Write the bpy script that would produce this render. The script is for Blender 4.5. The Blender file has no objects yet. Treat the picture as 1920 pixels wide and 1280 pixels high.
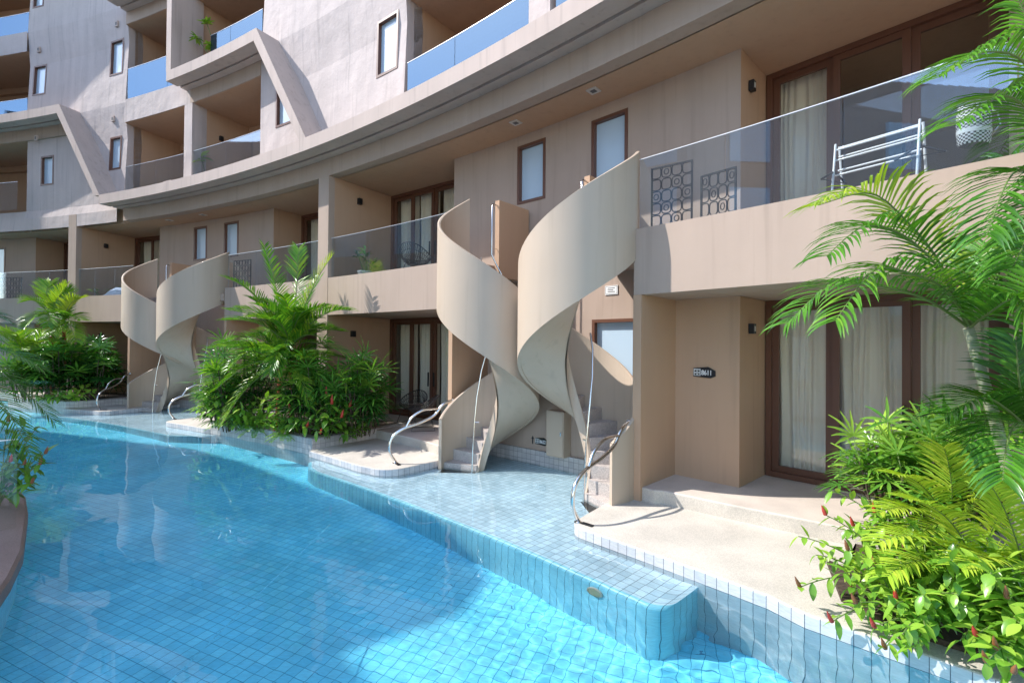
import bpy, math, random
from mathutils import Vector, Matrix
R_ = math.radians
random.seed(7)
scene = bpy.context.scene
COL = scene.collection

# ------------------------------------------------------------------ camera, light, sky
cam_d = bpy.data.cameras.new('camera'); cam = bpy.data.objects.new('camera', cam_d); COL.objects.link(cam)
cam_d.sensor_width = 36; cam_d.lens = 900 / 1920 * 36; cam_d.clip_end = 600; cam_d.clip_start = .05
cam.location = (0, 0, 2.2)
cam.matrix_world = Matrix.Translation((0, 0, 2.2)) @ Matrix.Rotation(R_(90.52), 4, 'X') @ Matrix.Rotation(R_(.5), 4, 'Z')
scene.camera = cam
SUN_EL, SUN_AZ = 45.0, 2.0           # the sun stands to the left (-x)
world = bpy.data.worlds.new('World'); scene.world = world; world.use_nodes = True
wn = world.node_tree.nodes; bg = wn['Background']
sky = wn.new('ShaderNodeTexSky'); sky.sky_type = 'NISHITA'; sky.sun_disc = False
sky.sun_elevation = R_(SUN_EL); sky.sun_rotation = R_(270 + SUN_AZ); sky.air_density = 1.0; sky.dust_density = .6; sky.ozone_density = 1.2
world.node_tree.links.new(sky.outputs[0], bg.inputs[0]); bg.inputs[1].default_value = .15
sun_d = bpy.data.lights.new('sun', 'SUN'); sun = bpy.data.objects.new('sun', sun_d); COL.objects.link(sun)
sun_d.energy = 2.25; sun_d.angle = R_(.5); sun_d.color = (1, .965, .92); sun_d.cycles.is_caustics_light = True
sv = Vector((-math.cos(R_(SUN_EL)) * math.cos(R_(SUN_AZ)), math.cos(R_(SUN_EL)) * math.sin(R_(SUN_AZ)), math.sin(R_(SUN_EL))))
sun.rotation_euler = sv.to_track_quat('Z', 'Y').to_euler()
scene.view_settings.view_transform = 'Standard'; scene.view_settings.look = 'None'
scene.view_settings.exposure = 1.62; scene.view_settings.gamma = 1
scene.render.engine = 'CYCLES'
cy = scene.cycles
cy.use_denoising = True; cy.max_bounces = 10; cy.transparent_max_bounces = 24; cy.transmission_bounces = 10; cy.glossy_bounces = 5
cy.diffuse_bounces = 4; cy.caustics_reflective = True; cy.caustics_refractive = True; cy.sample_clamp_indirect = 6; cy.blur_glossy = .3

# ------------------------------------------------------------------ the curved plan of the building
CX, CY, RAD = -28.51, -23.86, 42.86     # arc of the facade: phi in degrees, d metres behind the facade line
def PT(phi, d, z):
    a = R_(phi); r = RAD + d
    return Vector((CX + r * math.cos(a), CY + r * math.sin(a), z))
def pool_dir(phi): a = R_(phi); return Vector((-math.cos(a), -math.sin(a), 0))
def right_dir(phi): a = R_(phi); return Vector((math.sin(a), -math.cos(a), 0))

# ------------------------------------------------------------------ mesh builder
class MB:
    def __init__(s): s.v = []; s.f = []; s.m = []; s.uv = []; s.t = []; s.sm = []
    def face(s, pts, mi=0, uv=None, tint=.5, smooth=False):
        n = len(s.v); s.v.extend(tuple(p) for p in pts); s.f.append(tuple(range(n, n + len(pts))))
        s.m.append(mi); s.uv.append(uv); s.t.append(tint); s.sm.append(smooth)
    def grid(s, rows, mi=0, tint=.5, smooth=True, uvs=None, close=False):
        n = len(s.v); w = len(rows[0])
        for r in rows: s.v.extend(tuple(p) for p in r)
        for j in range(len(rows) - 1):
            for i in range(w if close else w - 1):
                i2 = (i + 1) % w
                s.f.append((n + j * w + i, n + j * w + i2, n + (j + 1) * w + i2, n + (j + 1) * w + i))
                s.uv.append([uvs[j][i], uvs[j][i2], uvs[j + 1][i2], uvs[j + 1][i]] if uvs else None)
                s.m.append(mi); s.t.append(tint); s.sm.append(smooth)
    def box(s, o, ax, ay, az, mi=0):
        p = [o, o + ax, o + ax + ay, o + ay]; q = [a + az for a in p]
        s.face(p[::-1], mi); s.face(q, mi)
        for i in range(4): s.face([p[i], p[(i + 1) % 4], q[(i + 1) % 4], q[i]], mi)
    def sweep(s, prof, p0, p1, step=.7, mi=0, caps=True, mis=None):
        """closed profile of (d, z) points swept along the arc from p0 to p1"""
        if p0 > p1: p0, p1 = p1, p0
        n = max(1, int(math.ceil((p1 - p0) / step))); m = len(prof)
        L = [0]
        for i in range(m): L.append(L[-1] + math.hypot(prof[(i + 1) % m][0] - prof[i][0], prof[(i + 1) % m][1] - prof[i][1]))
        A = [p0 + (p1 - p0) * k / n for k in range(n + 1)]
        area = sum(prof[i][0] * prof[(i + 1) % m][1] - prof[(i + 1) % m][0] * prof[i][1] for i in range(m))
        for k in range(n):
            for i in range(m):
                j = (i + 1) % m
                d0, z0 = prof[i]; d1, z1 = prof[j]
                pts = [PT(A[k], d0, z0), PT(A[k + 1], d0, z0), PT(A[k + 1], d1, z1), PT(A[k], d1, z1)]
                a0 = R_(A[k]) * RAD; a1 = R_(A[k + 1]) * RAD
                uv = [(a0, L[i]), (a1, L[i]), (a1, L[i + 1]), (a0, L[i + 1])]
                if area < 0: pts = pts[::-1]; uv = uv[::-1]
                s.face(pts, mis[i] if mis else mi, uv)
        if caps:
            c0 = [PT(p0, d, z) for d, z in prof]; c1 = [PT(p1, d, z) for d, z in prof]; uv = [(d, z) for d, z in prof]
            if area < 0: c0, c1 = c0[::-1], c1[::-1]; uv = uv[::-1]
            s.face(c0[::-1], mi, uv[::-1]); s.face(c1, mi, uv)
    def abox(s, p0, p1, d0, d1, z0, z1, mi=0, step=.7):
        s.sweep([(d0, z0), (d1, z0), (d1, z1), (d0, z1)], p0, p1, step, mi)
    def prism(s, outline, z0, z1, mt=0, ms=0, polar=True):
        """upright prism over an outline of (phi, d) or (x, y)"""
        o = [PT(a, b, 0) if polar else Vector((a, b, 0)) for a, b in outline]
        ar = sum(o[i].x * o[(i + 1) % len(o)].y - o[(i + 1) % len(o)].x * o[i].y for i in range(len(o)))
        if ar < 0: o = o[::-1]
        up = Vector((0, 0, 1)); L = 0
        s.face([p + up * z1 for p in o], mt, [(p.x, p.y) for p in o])
        s.face([p + up * z0 for p in o][::-1], mt)
        for i in range(len(o)):
            a, b = o[i], o[(i + 1) % len(o)]; l = (b - a).length
            s.face([a + up * z0, b + up * z0, b + up * z1, a + up * z1], ms, [(L, z0), (L + l, z0), (L + l, z1), (L, z1)]); L += l
    def tube(s, pts, r, n=8, mi=0, tint=.5, r2=None):
        pts = [Vector(p) for p in pts]; rows = []; up = Vector((0, 0, 1)); prev = None
        for i, p in enumerate(pts):
            t = (pts[min(i + 1, len(pts) - 1)] - pts[max(i - 1, 0)]).normalized()
            if prev is None:
                a = t.cross(up)
                if a.length < .05: a = t.cross(Vector((1, 0, 0)))
            else: a = prev - t * prev.dot(t)
            a.normalize(); prev = a; b = t.cross(a)
            rr = r if r2 is None else r + (r2 - r) * i / max(1, len(pts) - 1)
            rows.append([p + (a * math.cos(2 * math.pi * k / n) + b * math.sin(2 * math.pi * k / n)) * rr for k in range(n)])
        s.grid(rows, mi, tint, True, None, True)
        s.face(rows[0][::-1], mi, None, tint); s.face(rows[-1], mi, None, tint)
    def build(s, name, mats, parent=None, recv=False, weld=False):
        me = bpy.data.meshes.new(name); me.from_pydata(s.v, [], s.f)
        if not isinstance(mats, (list, tuple)): mats = [mats]
        for m in mats: me.materials.append(m)
        me.polygons.foreach_set('material_index', s.m); me.polygons.foreach_set('use_smooth', s.sm)
        if any(u is not None for u in s.uv):
            ul = me.uv_layers.new(name='UVMap'); flat = []
            for f, u in zip(s.f, s.uv):
                for k in range(len(f)): flat.extend(u[k] if u is not None else (0, 0))
            ul.data.foreach_set('uv', flat)
        if any(t != .5 for t in s.t):
            at = me.attributes.new('tint', 'FLOAT', 'FACE'); at.data.foreach_set('value', s.t)
        if weld:
            import bmesh
            b = bmesh.new(); b.from_mesh(me); bmesh.ops.remove_doubles(b, verts=b.verts, dist=1e-4); b.to_mesh(me); b.free()
        me.update()
        o = bpy.data.objects.new(name, me); COL.objects.link(o)
        if parent: o.parent = parent; o.matrix_parent_inverse = parent.matrix_world.inverted()
        if recv: o.cycles.is_caustics_receiver = True
        return o
def tag(o, label=None, cat=None, group=None, kind=None):
    if label: o['label'] = label
    if cat: o['category'] = cat
    if group: o['group'] = group
    if kind: o['kind'] = kind
    return o
def thing(name, label, cat, loc, group=None):
    o = bpy.data.objects.new(name, None); COL.objects.link(o); o.location = loc; o.empty_display_size = .2
    o.matrix_world = Matrix.Translation(Vector(loc))
    return tag(o, label, cat, group)

# ------------------------------------------------------------------ materials
def newmat(name):
    m = bpy.data.materials.new(name); m.use_nodes = True; nt = m.node_tree
    return m, nt, nt.nodes['Principled BSDF']
def N(nt, t, **kw):
    n = nt.nodes.new(t)
    for k, v in kw.items(): setattr(n, k, v)
    return n
def plain(name, col, rough=.5, metal=0, coat=0):
    m, nt, b = newmat(name); b.inputs['Base Color'].default_value = (*col, 1); b.inputs['Roughness'].default_value = rough
    b.inputs['Metallic'].default_value = metal; b.inputs['Coat Weight'].default_value = coat
    return m
def stucco(name, col, var=.08, bump=.25, big=.0, rough=.85):
    m, nt, b = newmat(name); L = nt.links
    tc = N(nt, 'ShaderNodeTexCoord')
    n1 = N(nt, 'ShaderNodeTexNoise'); n1.inputs['Scale'].default_value = .9; n1.inputs['Detail'].default_value = 5; n1.inputs['Roughness'].default_value = .6
    L.new(tc.outputs['Object'], n1.inputs['Vector'])
    mp = N(nt, 'ShaderNodeMapping'); mp.inputs['Scale'].default_value = (3.5, 3.5, .25); L.new(tc.outputs['Object'], mp.inputs['Vector'])
    n3 = N(nt, 'ShaderNodeTexNoise'); n3.inputs['Scale'].default_value = 1; n3.inputs['Detail'].default_value = 4; L.new(mp.outputs[0], n3.inputs['Vector'])
    ad = N(nt, 'ShaderNodeMath', operation='ADD'); L.new(n1.outputs[0], ad.inputs[0]); L.new(n3.outputs[0], ad.inputs[1])
    cr = N(nt, 'ShaderNodeMapRange'); cr.inputs[1].default_value = .6; cr.inputs[2].default_value = 1.4; cr.inputs[3].default_value = 1 - var; cr.inputs[4].default_value = 1 + var
    L.new(ad.outputs[0], cr.inputs[0])
    mp4 = N(nt, 'ShaderNodeMapping'); mp4.inputs['Scale'].default_value = (9, 9, .45); L.new(tc.outputs['Object'], mp4.inputs['Vector'])
    n5 = N(nt, 'ShaderNodeTexNoise'); n5.inputs['Scale'].default_value = 1; n5.inputs['Detail'].default_value = 6; L.new(mp4.outputs[0], n5.inputs['Vector'])
    dr = N(nt, 'ShaderNodeMapRange'); dr.inputs[1].default_value = .56; dr.inputs[2].default_value = .72; dr.inputs[3].default_value = 1; dr.inputs[4].default_value = 1 - 1.6 * var; L.new(n5.outputs[0], dr.inputs[0])
    mm = N(nt, 'ShaderNodeMath', operation='MULTIPLY'); L.new(cr.outputs[0], mm.inputs[0]); L.new(dr.outputs[0], mm.inputs[1])
    mx = N(nt, 'ShaderNodeVectorMath', operation='SCALE'); mx.inputs[0].default_value = col; L.new(mm.outputs[0], mx.inputs['Scale'])
    L.new(mx.outputs[0], b.inputs['Base Color']); b.inputs['Roughness'].default_value = rough
    n2 = N(nt, 'ShaderNodeTexNoise'); n2.inputs['Scale'].default_value = 38; n2.inputs['Detail'].default_value = 3; L.new(tc.outputs['Object'], n2.inputs['Vector'])
    bp = N(nt, 'ShaderNodeBump'); bp.inputs['Strength'].default_value = bump; bp.inputs['Distance'].default_value = .004; L.new(n2.outputs[0], bp.inputs['Height'])
    if big:
        n4 = N(nt, 'ShaderNodeTexNoise'); n4.inputs['Scale'].default_value = 1.1; n4.inputs['Detail'].default_value = 5; n4.inputs['Roughness'].default_value = .55; L.new(tc.outputs['Object'], n4.inputs['Vector'])
        b2 = N(nt, 'ShaderNodeBump'); b2.inputs['Strength'].default_value = big; b2.inputs['Distance'].default_value = .12; L.new(n4.outputs[0], b2.inputs['Height']); L.new(b2.outputs[0], bp.inputs['Normal'])
    L.new(bp.outputs[0], b.inputs['Normal'])
    return m
WALL = (.405, .305, .24)
M_WALL = stucco('taupe_stucco', WALL, .07, .2, .06)
M_WALLUP = stucco('taupe_stucco_trowelled', (.50, .425, .395), .11, .25, .5)
M_BAND = stucco('pale_taupe_stucco', (.48, .385, .335), .1, .2, .12)
M_INNER = stucco('warm_taupe_paint_bounce', (.47, .30, .19), .05, .12, .03)
M_STAIR = stucco('stair_cream_paint', (.47, .372, .282), .06, .06, .05, .5)
M_PEBBLE = None
def pebble(name, col, s1=160, lo=.75, rough=.8):
    m, nt, b = newmat(name); L = nt.links; tc = N(nt, 'ShaderNodeTexCoord')
    v = N(nt, 'ShaderNodeTexVoronoi'); v.inputs['Scale'].default_value = s1; L.new(tc.outputs['Object'], v.inputs['Vector'])
    n = N(nt, 'ShaderNodeTexNoise'); n.inputs['Scale'].default_value = 2.2; n.inputs['Detail'].default_value = 5; L.new(tc.outputs['Object'], n.inputs['Vector'])
    sep = N(nt, 'ShaderNodeSeparateColor'); L.new(v.outputs['Color'], sep.inputs[0])
    r = N(nt, 'ShaderNodeMapRange'); r.inputs[3].default_value = lo; r.inputs[4].default_value = 1.12; L.new(sep.outputs[0], r.inputs[0])
    r2 = N(nt, 'ShaderNodeMapRange'); r2.inputs[1].default_value = .35; r2.inputs[2].default_value = .7; r2.inputs[3].default_value = .86; r2.inputs[4].default_value = 1.06; L.new(n.outputs[0], r2.inputs[0])
    mu = N(nt, 'ShaderNodeMath', operation='MULTIPLY'); L.new(r.outputs[0], mu.inputs[0]); L.new(r2.outputs[0], mu.inputs[1])
    sc = N(nt, 'ShaderNodeVectorMath', operation='SCALE'); sc.inputs[0].default_value = col; L.new(mu.outputs[0], sc.inputs['Scale'])
    L.new(sc.outputs[0], b.inputs['Base Color']); b.inputs['Roughness'].default_value = rough
    bp = N(nt, 'ShaderNodeBump'); bp.inputs['Strength'].default_value = .3; bp.inputs['Distance'].default_value = .003; L.new(v.outputs['Distance'], bp.inputs['Height']); L.new(bp.outputs[0], b.inputs['Normal'])
    return m
M_DECK = pebble('pebble_wash_cream', (.545, .495, .425), 150, .8)
M_TERR = pebble('smooth_screed_terrace', (.56, .48, .41), 260, .92, .7)
M_STEP = pebble('grey_terrazzo', (.52, .46, .42), 120, .6, .55)
M_COPE = pebble('red_brown_granite', (.31, .20, .165), 230, .6, .5)
M_SOIL = pebble('planting_soil', (.075, .05, .033), 30, .5, .95)
def tile(name, c1, c2, grout, size=.106, rot=0, coord='UV', rough=.35, streak=.25, rowh=None):
    m, nt, b = newmat(name); L = nt.links; tc = N(nt, 'ShaderNodeTexCoord')
    mp = N(nt, 'ShaderNodeMapping'); mp.inputs['Rotation'].default_value = (0, 0, R_(rot)); L.new(tc.outputs[coord], mp.inputs['Vector'])
    br = N(nt, 'ShaderNodeTexBrick', offset=0.0, squash=1.0); br.inputs['Scale'].default_value = 1; br.inputs['Brick Width'].default_value = size; br.inputs['Row Height'].default_value = rowh or size
    br.inputs['Mortar Size'].default_value = .0032; br.inputs['Mortar Smooth'].default_value = .3; br.inputs['Bias'].default_value = 0
    br.inputs['Color1'].default_value = (*c1, 1); br.inputs['Color2'].default_value = (*c2, 1); br.inputs['Mortar'].default_value = (*grout, 1)
    L.new(mp.outputs[0], br.inputs['Vector'])
    mp2 = N(nt, 'ShaderNodeMapping'); mp2.inputs['Rotation'].default_value = (0, 0, R_(rot + 35)); mp2.inputs['Scale'].default_value = (14, 60, 14); L.new(tc.outputs[coord], mp2.inputs['Vector'])
    n = N(nt, 'ShaderNodeTexNoise'); n.inputs['Scale'].default_value = 1; n.inputs['Detail'].default_value = 6; n.inputs['Roughness'].default_value = .7; L.new(mp2.outputs[0], n.inputs['Vector'])
    n2 = N(nt, 'ShaderNodeTexNoise'); n2.inputs['Scale'].default_value = 1.3; n2.inputs['Detail'].default_value = 4; L.new(tc.outputs['Object'], n2.inputs['Vector'])
    ad = N(nt, 'ShaderNodeMath', operation='ADD'); L.new(n.outputs[0], ad.inputs[0]); L.new(n2.outputs[0], ad.inputs[1])
    r = N(nt, 'ShaderNodeMapRange'); r.inputs[1].default_value = .6; r.inputs[2].default_value = 1.4; r.inputs[3].default_value = 1 - streak; r.inputs[4].default_value = 1 + streak; L.new(ad.outputs[0], r.inputs[0])
    sc = N(nt, 'ShaderNodeVectorMath', operation='SCALE'); L.new(br.outputs['Color'], sc.inputs[0]); L.new(r.outputs[0], sc.inputs['Scale'])
    L.new(sc.outputs[0], b.inputs['Base Color']); b.inputs['Roughness'].default_value = rough
    bp = N(nt, 'ShaderNodeBump', invert=True); bp.inputs['Strength'].default_value = .5; bp.inputs['Distance'].default_value = .003; L.new(br.outputs['Fac'], bp.inputs['Height']); L.new(bp.outputs[0], b.inputs['Normal'])
    return m
M_TILE = tile('grey_stone_tile', (.53, .50, .48), (.42, .40, .39), (.13, .12, .12))
M_EDGE = tile('deck_edge_tile', (.55, .53, .52), (.42, .43, .45), (.10, .11, .13), rowh=1.6, streak=.3)
M_LEDGE = tile('pale_stone_tile', (.60, .69, .73), (.43, .53, .58), (.12, .15, .18), streak=.3)
M_LEDGEW = tile('teal_stone_tile', (.30, .62, .68), (.22, .50, .57), (.035, .12, .16), rowh=1.9, streak=.3)
M_FLOOR = tile('pool_blue_tile', (.22, .71, .86), (.15, .61, .79), (.03, .27, .42), .106, 22, 'Object')
M_PWALL = tile('pool_wall_tile', (.45, .82, .92), (.38, .74, .86), (.2, .45, .55))
M_FRAME = plain('brown_aluminium', (.13, .055, .032), .4)
M_DARK = plain('black_metal', (.012, .012, .013), .45)
M_STEEL = plain('polished_steel', (.72, .70, .68), .16, 1)
M_WHITEM = plain('white_metal', (.75, .76, .76), .35)
M_ROOM = plain('room_interior', (.36, .30, .24), .9)
M_GRILLE = plain('vent_grey', (.12, .12, .12), .6)
M_LIGHTPLATE = plain('downlight_plate', (.55, .5, .44), .5)
def glassy(name, tint, refl_tint, base, ior=1.5):
    """clear pane: see-through with a Fresnel reflection plus a constant film share"""
    m, nt, b = newmat(name); L = nt.links; nt.nodes.remove(b)
    t = N(nt, 'ShaderNodeBsdfTransparent'); t.inputs[0].default_value = (*tint, 1)
    g = N(nt, 'ShaderNodeBsdfGlossy'); g.inputs[0].default_value = (*refl_tint, 1); g.inputs['Roughness'].default_value = .015
    ge = N(nt, 'ShaderNodeNewGeometry'); dt = N(nt, 'ShaderNodeVectorMath', operation='DOT_PRODUCT'); L.new(ge.outputs['Normal'], dt.inputs[0]); L.new(ge.outputs['Incoming'], dt.inputs[1])
    ab = N(nt, 'ShaderNodeMath', operation='ABSOLUTE'); L.new(dt.outputs['Value'], ab.inputs[0])
    iv = N(nt, 'ShaderNodeMath', operation='SUBTRACT'); iv.inputs[0].default_value = 1; L.new(ab.outputs[0], iv.inputs[1])
    pw = N(nt, 'ShaderNodeMath', operation='POWER'); L.new(iv.outputs[0], pw.inputs[0]); pw.inputs[1].default_value = 5
    mr = N(nt, 'ShaderNodeMapRange'); mr.inputs[3].default_value = .04 + base; mr.inputs[4].default_value = 1; L.new(pw.outputs[0], mr.inputs[0])
    mx = N(nt, 'ShaderNodeMixShader'); L.new(mr.outputs[0], mx.inputs[0]); L.new(t.outputs[0], mx.inputs[1]); L.new(g.outputs[0], mx.inputs[2])
    L.new(mx.outputs[0], nt.nodes['Material Output'].inputs[0])
    return m
M_GLASS = glassy('railing_glass', (.90, .94, .96), (.84, .92, 1), .09)
M_BLUEGLASS = glassy('blue_film_glass', (.32, .45, .55), (.23, .34, .46), .38)
M_DOORGLASS = glassy('door_glass', (.96, .97, .96), (1, 1, 1), .0)
M_FROST = plain('frosted_window', (.46, .58, .68), .3, 0, 1.0)
M_CAP = plain('railing_cap', (.75, .76, .78), .3, .6)
M_CANE = plain('dark_wicker', (.045, .035, .03), .6)
def curtain_mat():
    m, nt, b = newmat('cream_curtain'); b.inputs['Base Color'].default_value = (.80, .72, .60, 1); b.inputs['Roughness'].default_value = .9
    b.inputs['Sheen Weight'].default_value = .2
    return m
M_CURT = curtain_mat()
def leafmat(name, dark, mid, light, rough=.32, trans=.35):
    m, nt, b = newmat(name); L = nt.links
    at = N(nt, 'ShaderNodeAttribute', attribute_name='tint'); cr = N(nt, 'ShaderNodeValToRGB')
    e = cr.color_ramp.elements; e[0].color = (*dark, 1); e[1].color = (*light, 1); k = e.new(.5); k.color = (*mid, 1)
    L.new(at.outputs['Fac'], cr.inputs[0]); L.new(cr.outputs[0], b.inputs['Base Color']); b.inputs['Roughness'].default_value = rough
    tr = N(nt, 'ShaderNodeBsdfTranslucent'); mxc = N(nt, 'ShaderNodeVectorMath', operation='MULTIPLY'); mxc.inputs[1].default_value = (1.5, 1.6, .55)
    L.new(cr.outputs[0], mxc.inputs[0]); L.new(mxc.outputs[0], tr.inputs[0])
    mx = N(nt, 'ShaderNodeMixShader'); mx.inputs[0].default_value = trans; L.new(b.outputs[0], mx.inputs[1]); L.new(tr.outputs[0], mx.inputs[2])
    L.new(mx.outputs[0], nt.nodes['Material Output'].inputs[0])
    return m
M_PALM = leafmat('palm_leaf', (.024, .10, .012), (.095, .27, .024), (.42, .52, .05), .27, .24)
M_RHAPIS = leafmat('lady_palm_leaf', (.022, .095, .02), (.085, .24, .03), (.32, .50, .06), .25, .24)
M_YPALM = leafmat('yellow_palm_leaf', (.16, .34, .03), (.36, .52, .05), (.62, .62, .08))
M_COSTUS = leafmat('ginger_leaf', (.05, .15, .02), (.16, .34, .035), (.38, .54, .07), .28, .28)
M_STEM = plain('green_stem', (.13, .19, .05), .5)
M_TRUNKG = plain('grey_green_trunk', (.30, .31, .21), .6)
M_TRUNKR = plain('red_crownshaft', (.42, .07, .03), .45)
M_TRUNKB = plain('fibrous_trunk', (.10, .075, .05), .9)
M_CONE = plain('red_flower_cone', (.42, .035, .02), .5)
M_CONEB = plain('brown_flower_cone', (.25, .09, .035), .6)

# ------------------------------------------------------------------ ground, pool, decks
g = MB(); g.face([(-120, -120, -1.1), (120, -120, -1.1), (120, 120, -1.1), (-120, 120, -1.1)]); tag(g.build('ground', M_SOIL), kind='structure')
POOLZ = -.95
f = MB(); f.face([(-26, -3, POOLZ), (9, -3, POOLZ), (9, 19, POOLZ), (-26, 19, POOLZ)]); tag(f.build('pool_floor', M_FLOOR, recv=True), kind='structure')

def arcpts(cphi, cd, r, a0, a1, n):
    """rounded corner in the local (along, depth) plane, metres"""
    k = 180 / math.pi / RAD
    return [(cphi + r * math.cos(R_(a0 + (a1 - a0) * i / n)) * k, cd + r * math.sin(R_(a0 + (a1 - a0) * i / n))) for i in range(n + 1)]
def line(p0, d0, p1, d1, n):
    return [(p0 + (p1 - p0) * i / n, d0 + (d1 - d0) * i / n) for i in range(n + 1)]
# shallow ledges along both decks (rounded nose), tiles
def ledge(p0, p1, d_nose, back, taper_phi=None):
    b = MB(); top = -.10; rr = .07
    n = int((p1 - p0) / .5); A = [p0, p0 + .004, p0 + .015, p0 + .035, p0 + .06, p0 + .09, p0 + .13, p0 + .18, p0 + .24, p0 + .3] + [p0 + .3 + (p1 - p0 - .3) * k / n for k in range(1, n + 1)]
    dn0 = d_nose; rc = .2
    def d_nose(a):
        q = R_(a - p0) * RAD
        return dn0(a) + (rc - math.sqrt(max(0, rc * rc - (rc - q) ** 2)) if q < rc else 0)
    prof = [(0, POOLZ - .02), (0, top - rr)] + [(rr - rr * math.cos(R_(a)), top - rr + rr * math.sin(R_(a))) for a in (22, 45, 68, 90)]
    L = [0]
    for i in range(len(prof) - 1): L.append(L[-1] + math.hypot(prof[i + 1][0] - prof[i][0], prof[i + 1][1] - prof[i][1]))
    w = MB(); rows = []; uvs = []
    for a in A:
        rows.append([PT(a, d_nose(a) + q, z) for q, z in prof]); uvs.append([(R_(a) * RAD, L[i]) for i in range(len(prof))])
    w.grid(rows[::-1], 0, .5, True, uvs[::-1])
    t = MB(); rows = []; uvs = []
    for a in A:
        D = [d_nose(a) + rr + (back - d_nose(a) - rr) * k / 6 for k in range(7)]
        rows.append([PT(a, d, top) for d in D]); uvs.append([(R_(a) * RAD, L[-1] + d - D[0]) for d in D])
    t.grid(rows[::-1], 0, .5, True, uvs[::-1])
    for a, fl in ((p0, 1), (p1, 0)):
        pr = [(d_nose(a) + q, z) for q, z in prof] + [(back, top), (back, POOLZ - .02)]
        pts = [PT(a, d, z) for d, z in pr]; w.face(pts if fl else pts[::-1], 0, [(d, z) for d, z in pr])
    return w, t
w, t = ledge(43.15, 53.1, lambda a: -2.02 if a < 52 else -2.02 + .5 * ((a - 52) / 1.1) ** 2 * .6, 1.2)
tag(w.build('pool_ledge_wall', M_LEDGEW, recv=True), kind='structure'); tag(t.build('pool_ledge', M_LEDGE, recv=True), kind='structure')
w, t = ledge(58.9, 69.2, lambda a: (-1.62 - .5 * min(1, (a - 58.9) / 1.2) if a < 60.1 else -2.12 + (a - 60.1) * .025), 1.2)
tag(w.build('pool_ledge_wall', M_LEDGEW, recv=True), kind='structure'); tag(t.build('pool_ledge', M_LEDGE, recv=True), kind='structure')
# pool edge decks: top of pebble wash, sides of grey tile
def deck(name, outline, z0, z1, mt, ms):
    b = MB(); b.prism(outline, z0, z1, 0, 1); o = b.build(name, [mt, ms], recv=True, weld=True)
    bv = o.modifiers.new('soft_edge', 'BEVEL'); bv.width = .02; bv.segments = 3; bv.limit_method = 'ANGLE'; bv.angle_limit = R_(60); bv.harden_normals = False
    return tag(o, kind='structure')
DA = arcpts(45.03, -1.12, .24, 0, -90, 8) + line(44.7, -1.36, 42.3, -1.37, 6) + line(41.9, -1.44, 40.2, -1.34, 5) + line(39.5, -1.25, 34, -1.1, 5) + [(34, 1.0)] + line(34, 2.2, 45.3, 2.2, 8)[0:0] + [(45.2, 1.0), (45.49, -.33)]
deck('pool_deck', DA, POOLZ - .05, .12, M_DECK, M_EDGE)
DB = [(50.2, 1.0), (50.12, -.40)] + arcpts(50.72, -1.12, .42, 180, 270, 8) + line(51.2, -1.58, 53.55, -1.52, 3) + [(53.75, -1.2), (53.9, 1.0)]
deck('pool_deck', DB, POOLZ - .05, .12, M_DECK, M_EDGE)
DC = [(59.25, 1.0), (59.25, -1.46)] + line(59.5, -1.5, 61.6, -1.5, 3) + arcpts(61.9, -1.2, .3, -90, 0, 6) + [(62.1, -.4), (62.1, 1.0)]
deck('pool_deck', DC, POOLZ - .05, .12, M_DECK, M_EDGE)
DD = [(66.9, 1.0), (66.9, -.35)] + arcpts(67.35, -1.0, .28, 180, 270, 6) + line(67.7, -1.28, 69.6, -1.36, 3) + [(69.6, 1.0)]
deck('pool_deck', DD, POOLZ - .05, .12, M_DECK, M_EDGE)
# raised terraces in front of the doors
def terr(outline): return deck('terrace', outline, .05, .30, M_TERR, M_DECK)
terr([(45.12, 6), (45.12, .05), (44.85, .04)] + arcpts(44.8, .12, .06, 90, -60, 1)[0:0] + [(44.72, .12), (43.6, .2), (42.4, .34), (41.2, .42), (39.5, .42), (34, .4), (34, 6)])
terr([(50.42, 6), (50.42, -.15), (50.6, -.14), (51.5, -.02), (53.6, .12), (56.0, .12), (56.0, 6)])
terr([(56.3, 6), (56.3, .12), (60.5, .12), (61.9, .05), (61.9, 6)])
terr([(68.5, 6), (68.5, .05), (69.5, .1), (80, .12), (80, 6)])
# far pool edge left of the last planter, inner side (the island we look from) with its granite coping
isl = [(-7.6, 7.3), (-6.55, 6.5), (-5.88, 5.87), (-5.35, 5.32), (-4.85, 4.80), (-4.42, 4.27), (-4.05, 3.75), (-3.8, 3.1), (-3.5, 2.4), (-3.0, 1.6), (-2.2, 1.0), (-1, .7), (1, .5), (3, -.2), (5, -1.5), (7, -3)]
isl_out = [(-9.2, 8.2), (-11.5, 9.3), (-15, 10.4), (-19, 11.2), (-24, 11.6)]
edge = isl_out[::-1] + isl
def offset(pts, off):
    out = []
    for i, p in enumerate(pts):
        a = Vector(pts[max(0, i - 1)]); b = Vector(pts[min(len(pts) - 1, i + 1)]); t = (b - a).normalized(); out.append((p[0] - t.y * -off, p[1] + t.x * -off))
    return out
inner = offset(edge, .42)
b = MB(); rows = []
for (ax, ay), (bx, by) in zip(edge, inner): rows.append([(ax, ay, -.03), (ax, ay, .10), (ax + (bx - ax) * .06, ay + (by - ay) * .06, .13), (bx, by, .13), (bx, by, -.03)])
b.grid(rows, 0, .5, False); tag(b.build('pool_coping', M_COPE), kind='structure')
b = MB(); rows = []; uv = []; s_ = 0
pe = offset(edge, .05)
for i, p in enumerate(pe):
    if i: s_ += (Vector(p) - Vector(pe[i - 1])).length
    rows.append([(p[0], p[1], POOLZ - .02), (p[0], p[1], .02)]); uv.append([(s_, POOLZ), (s_, .02)])
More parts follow.
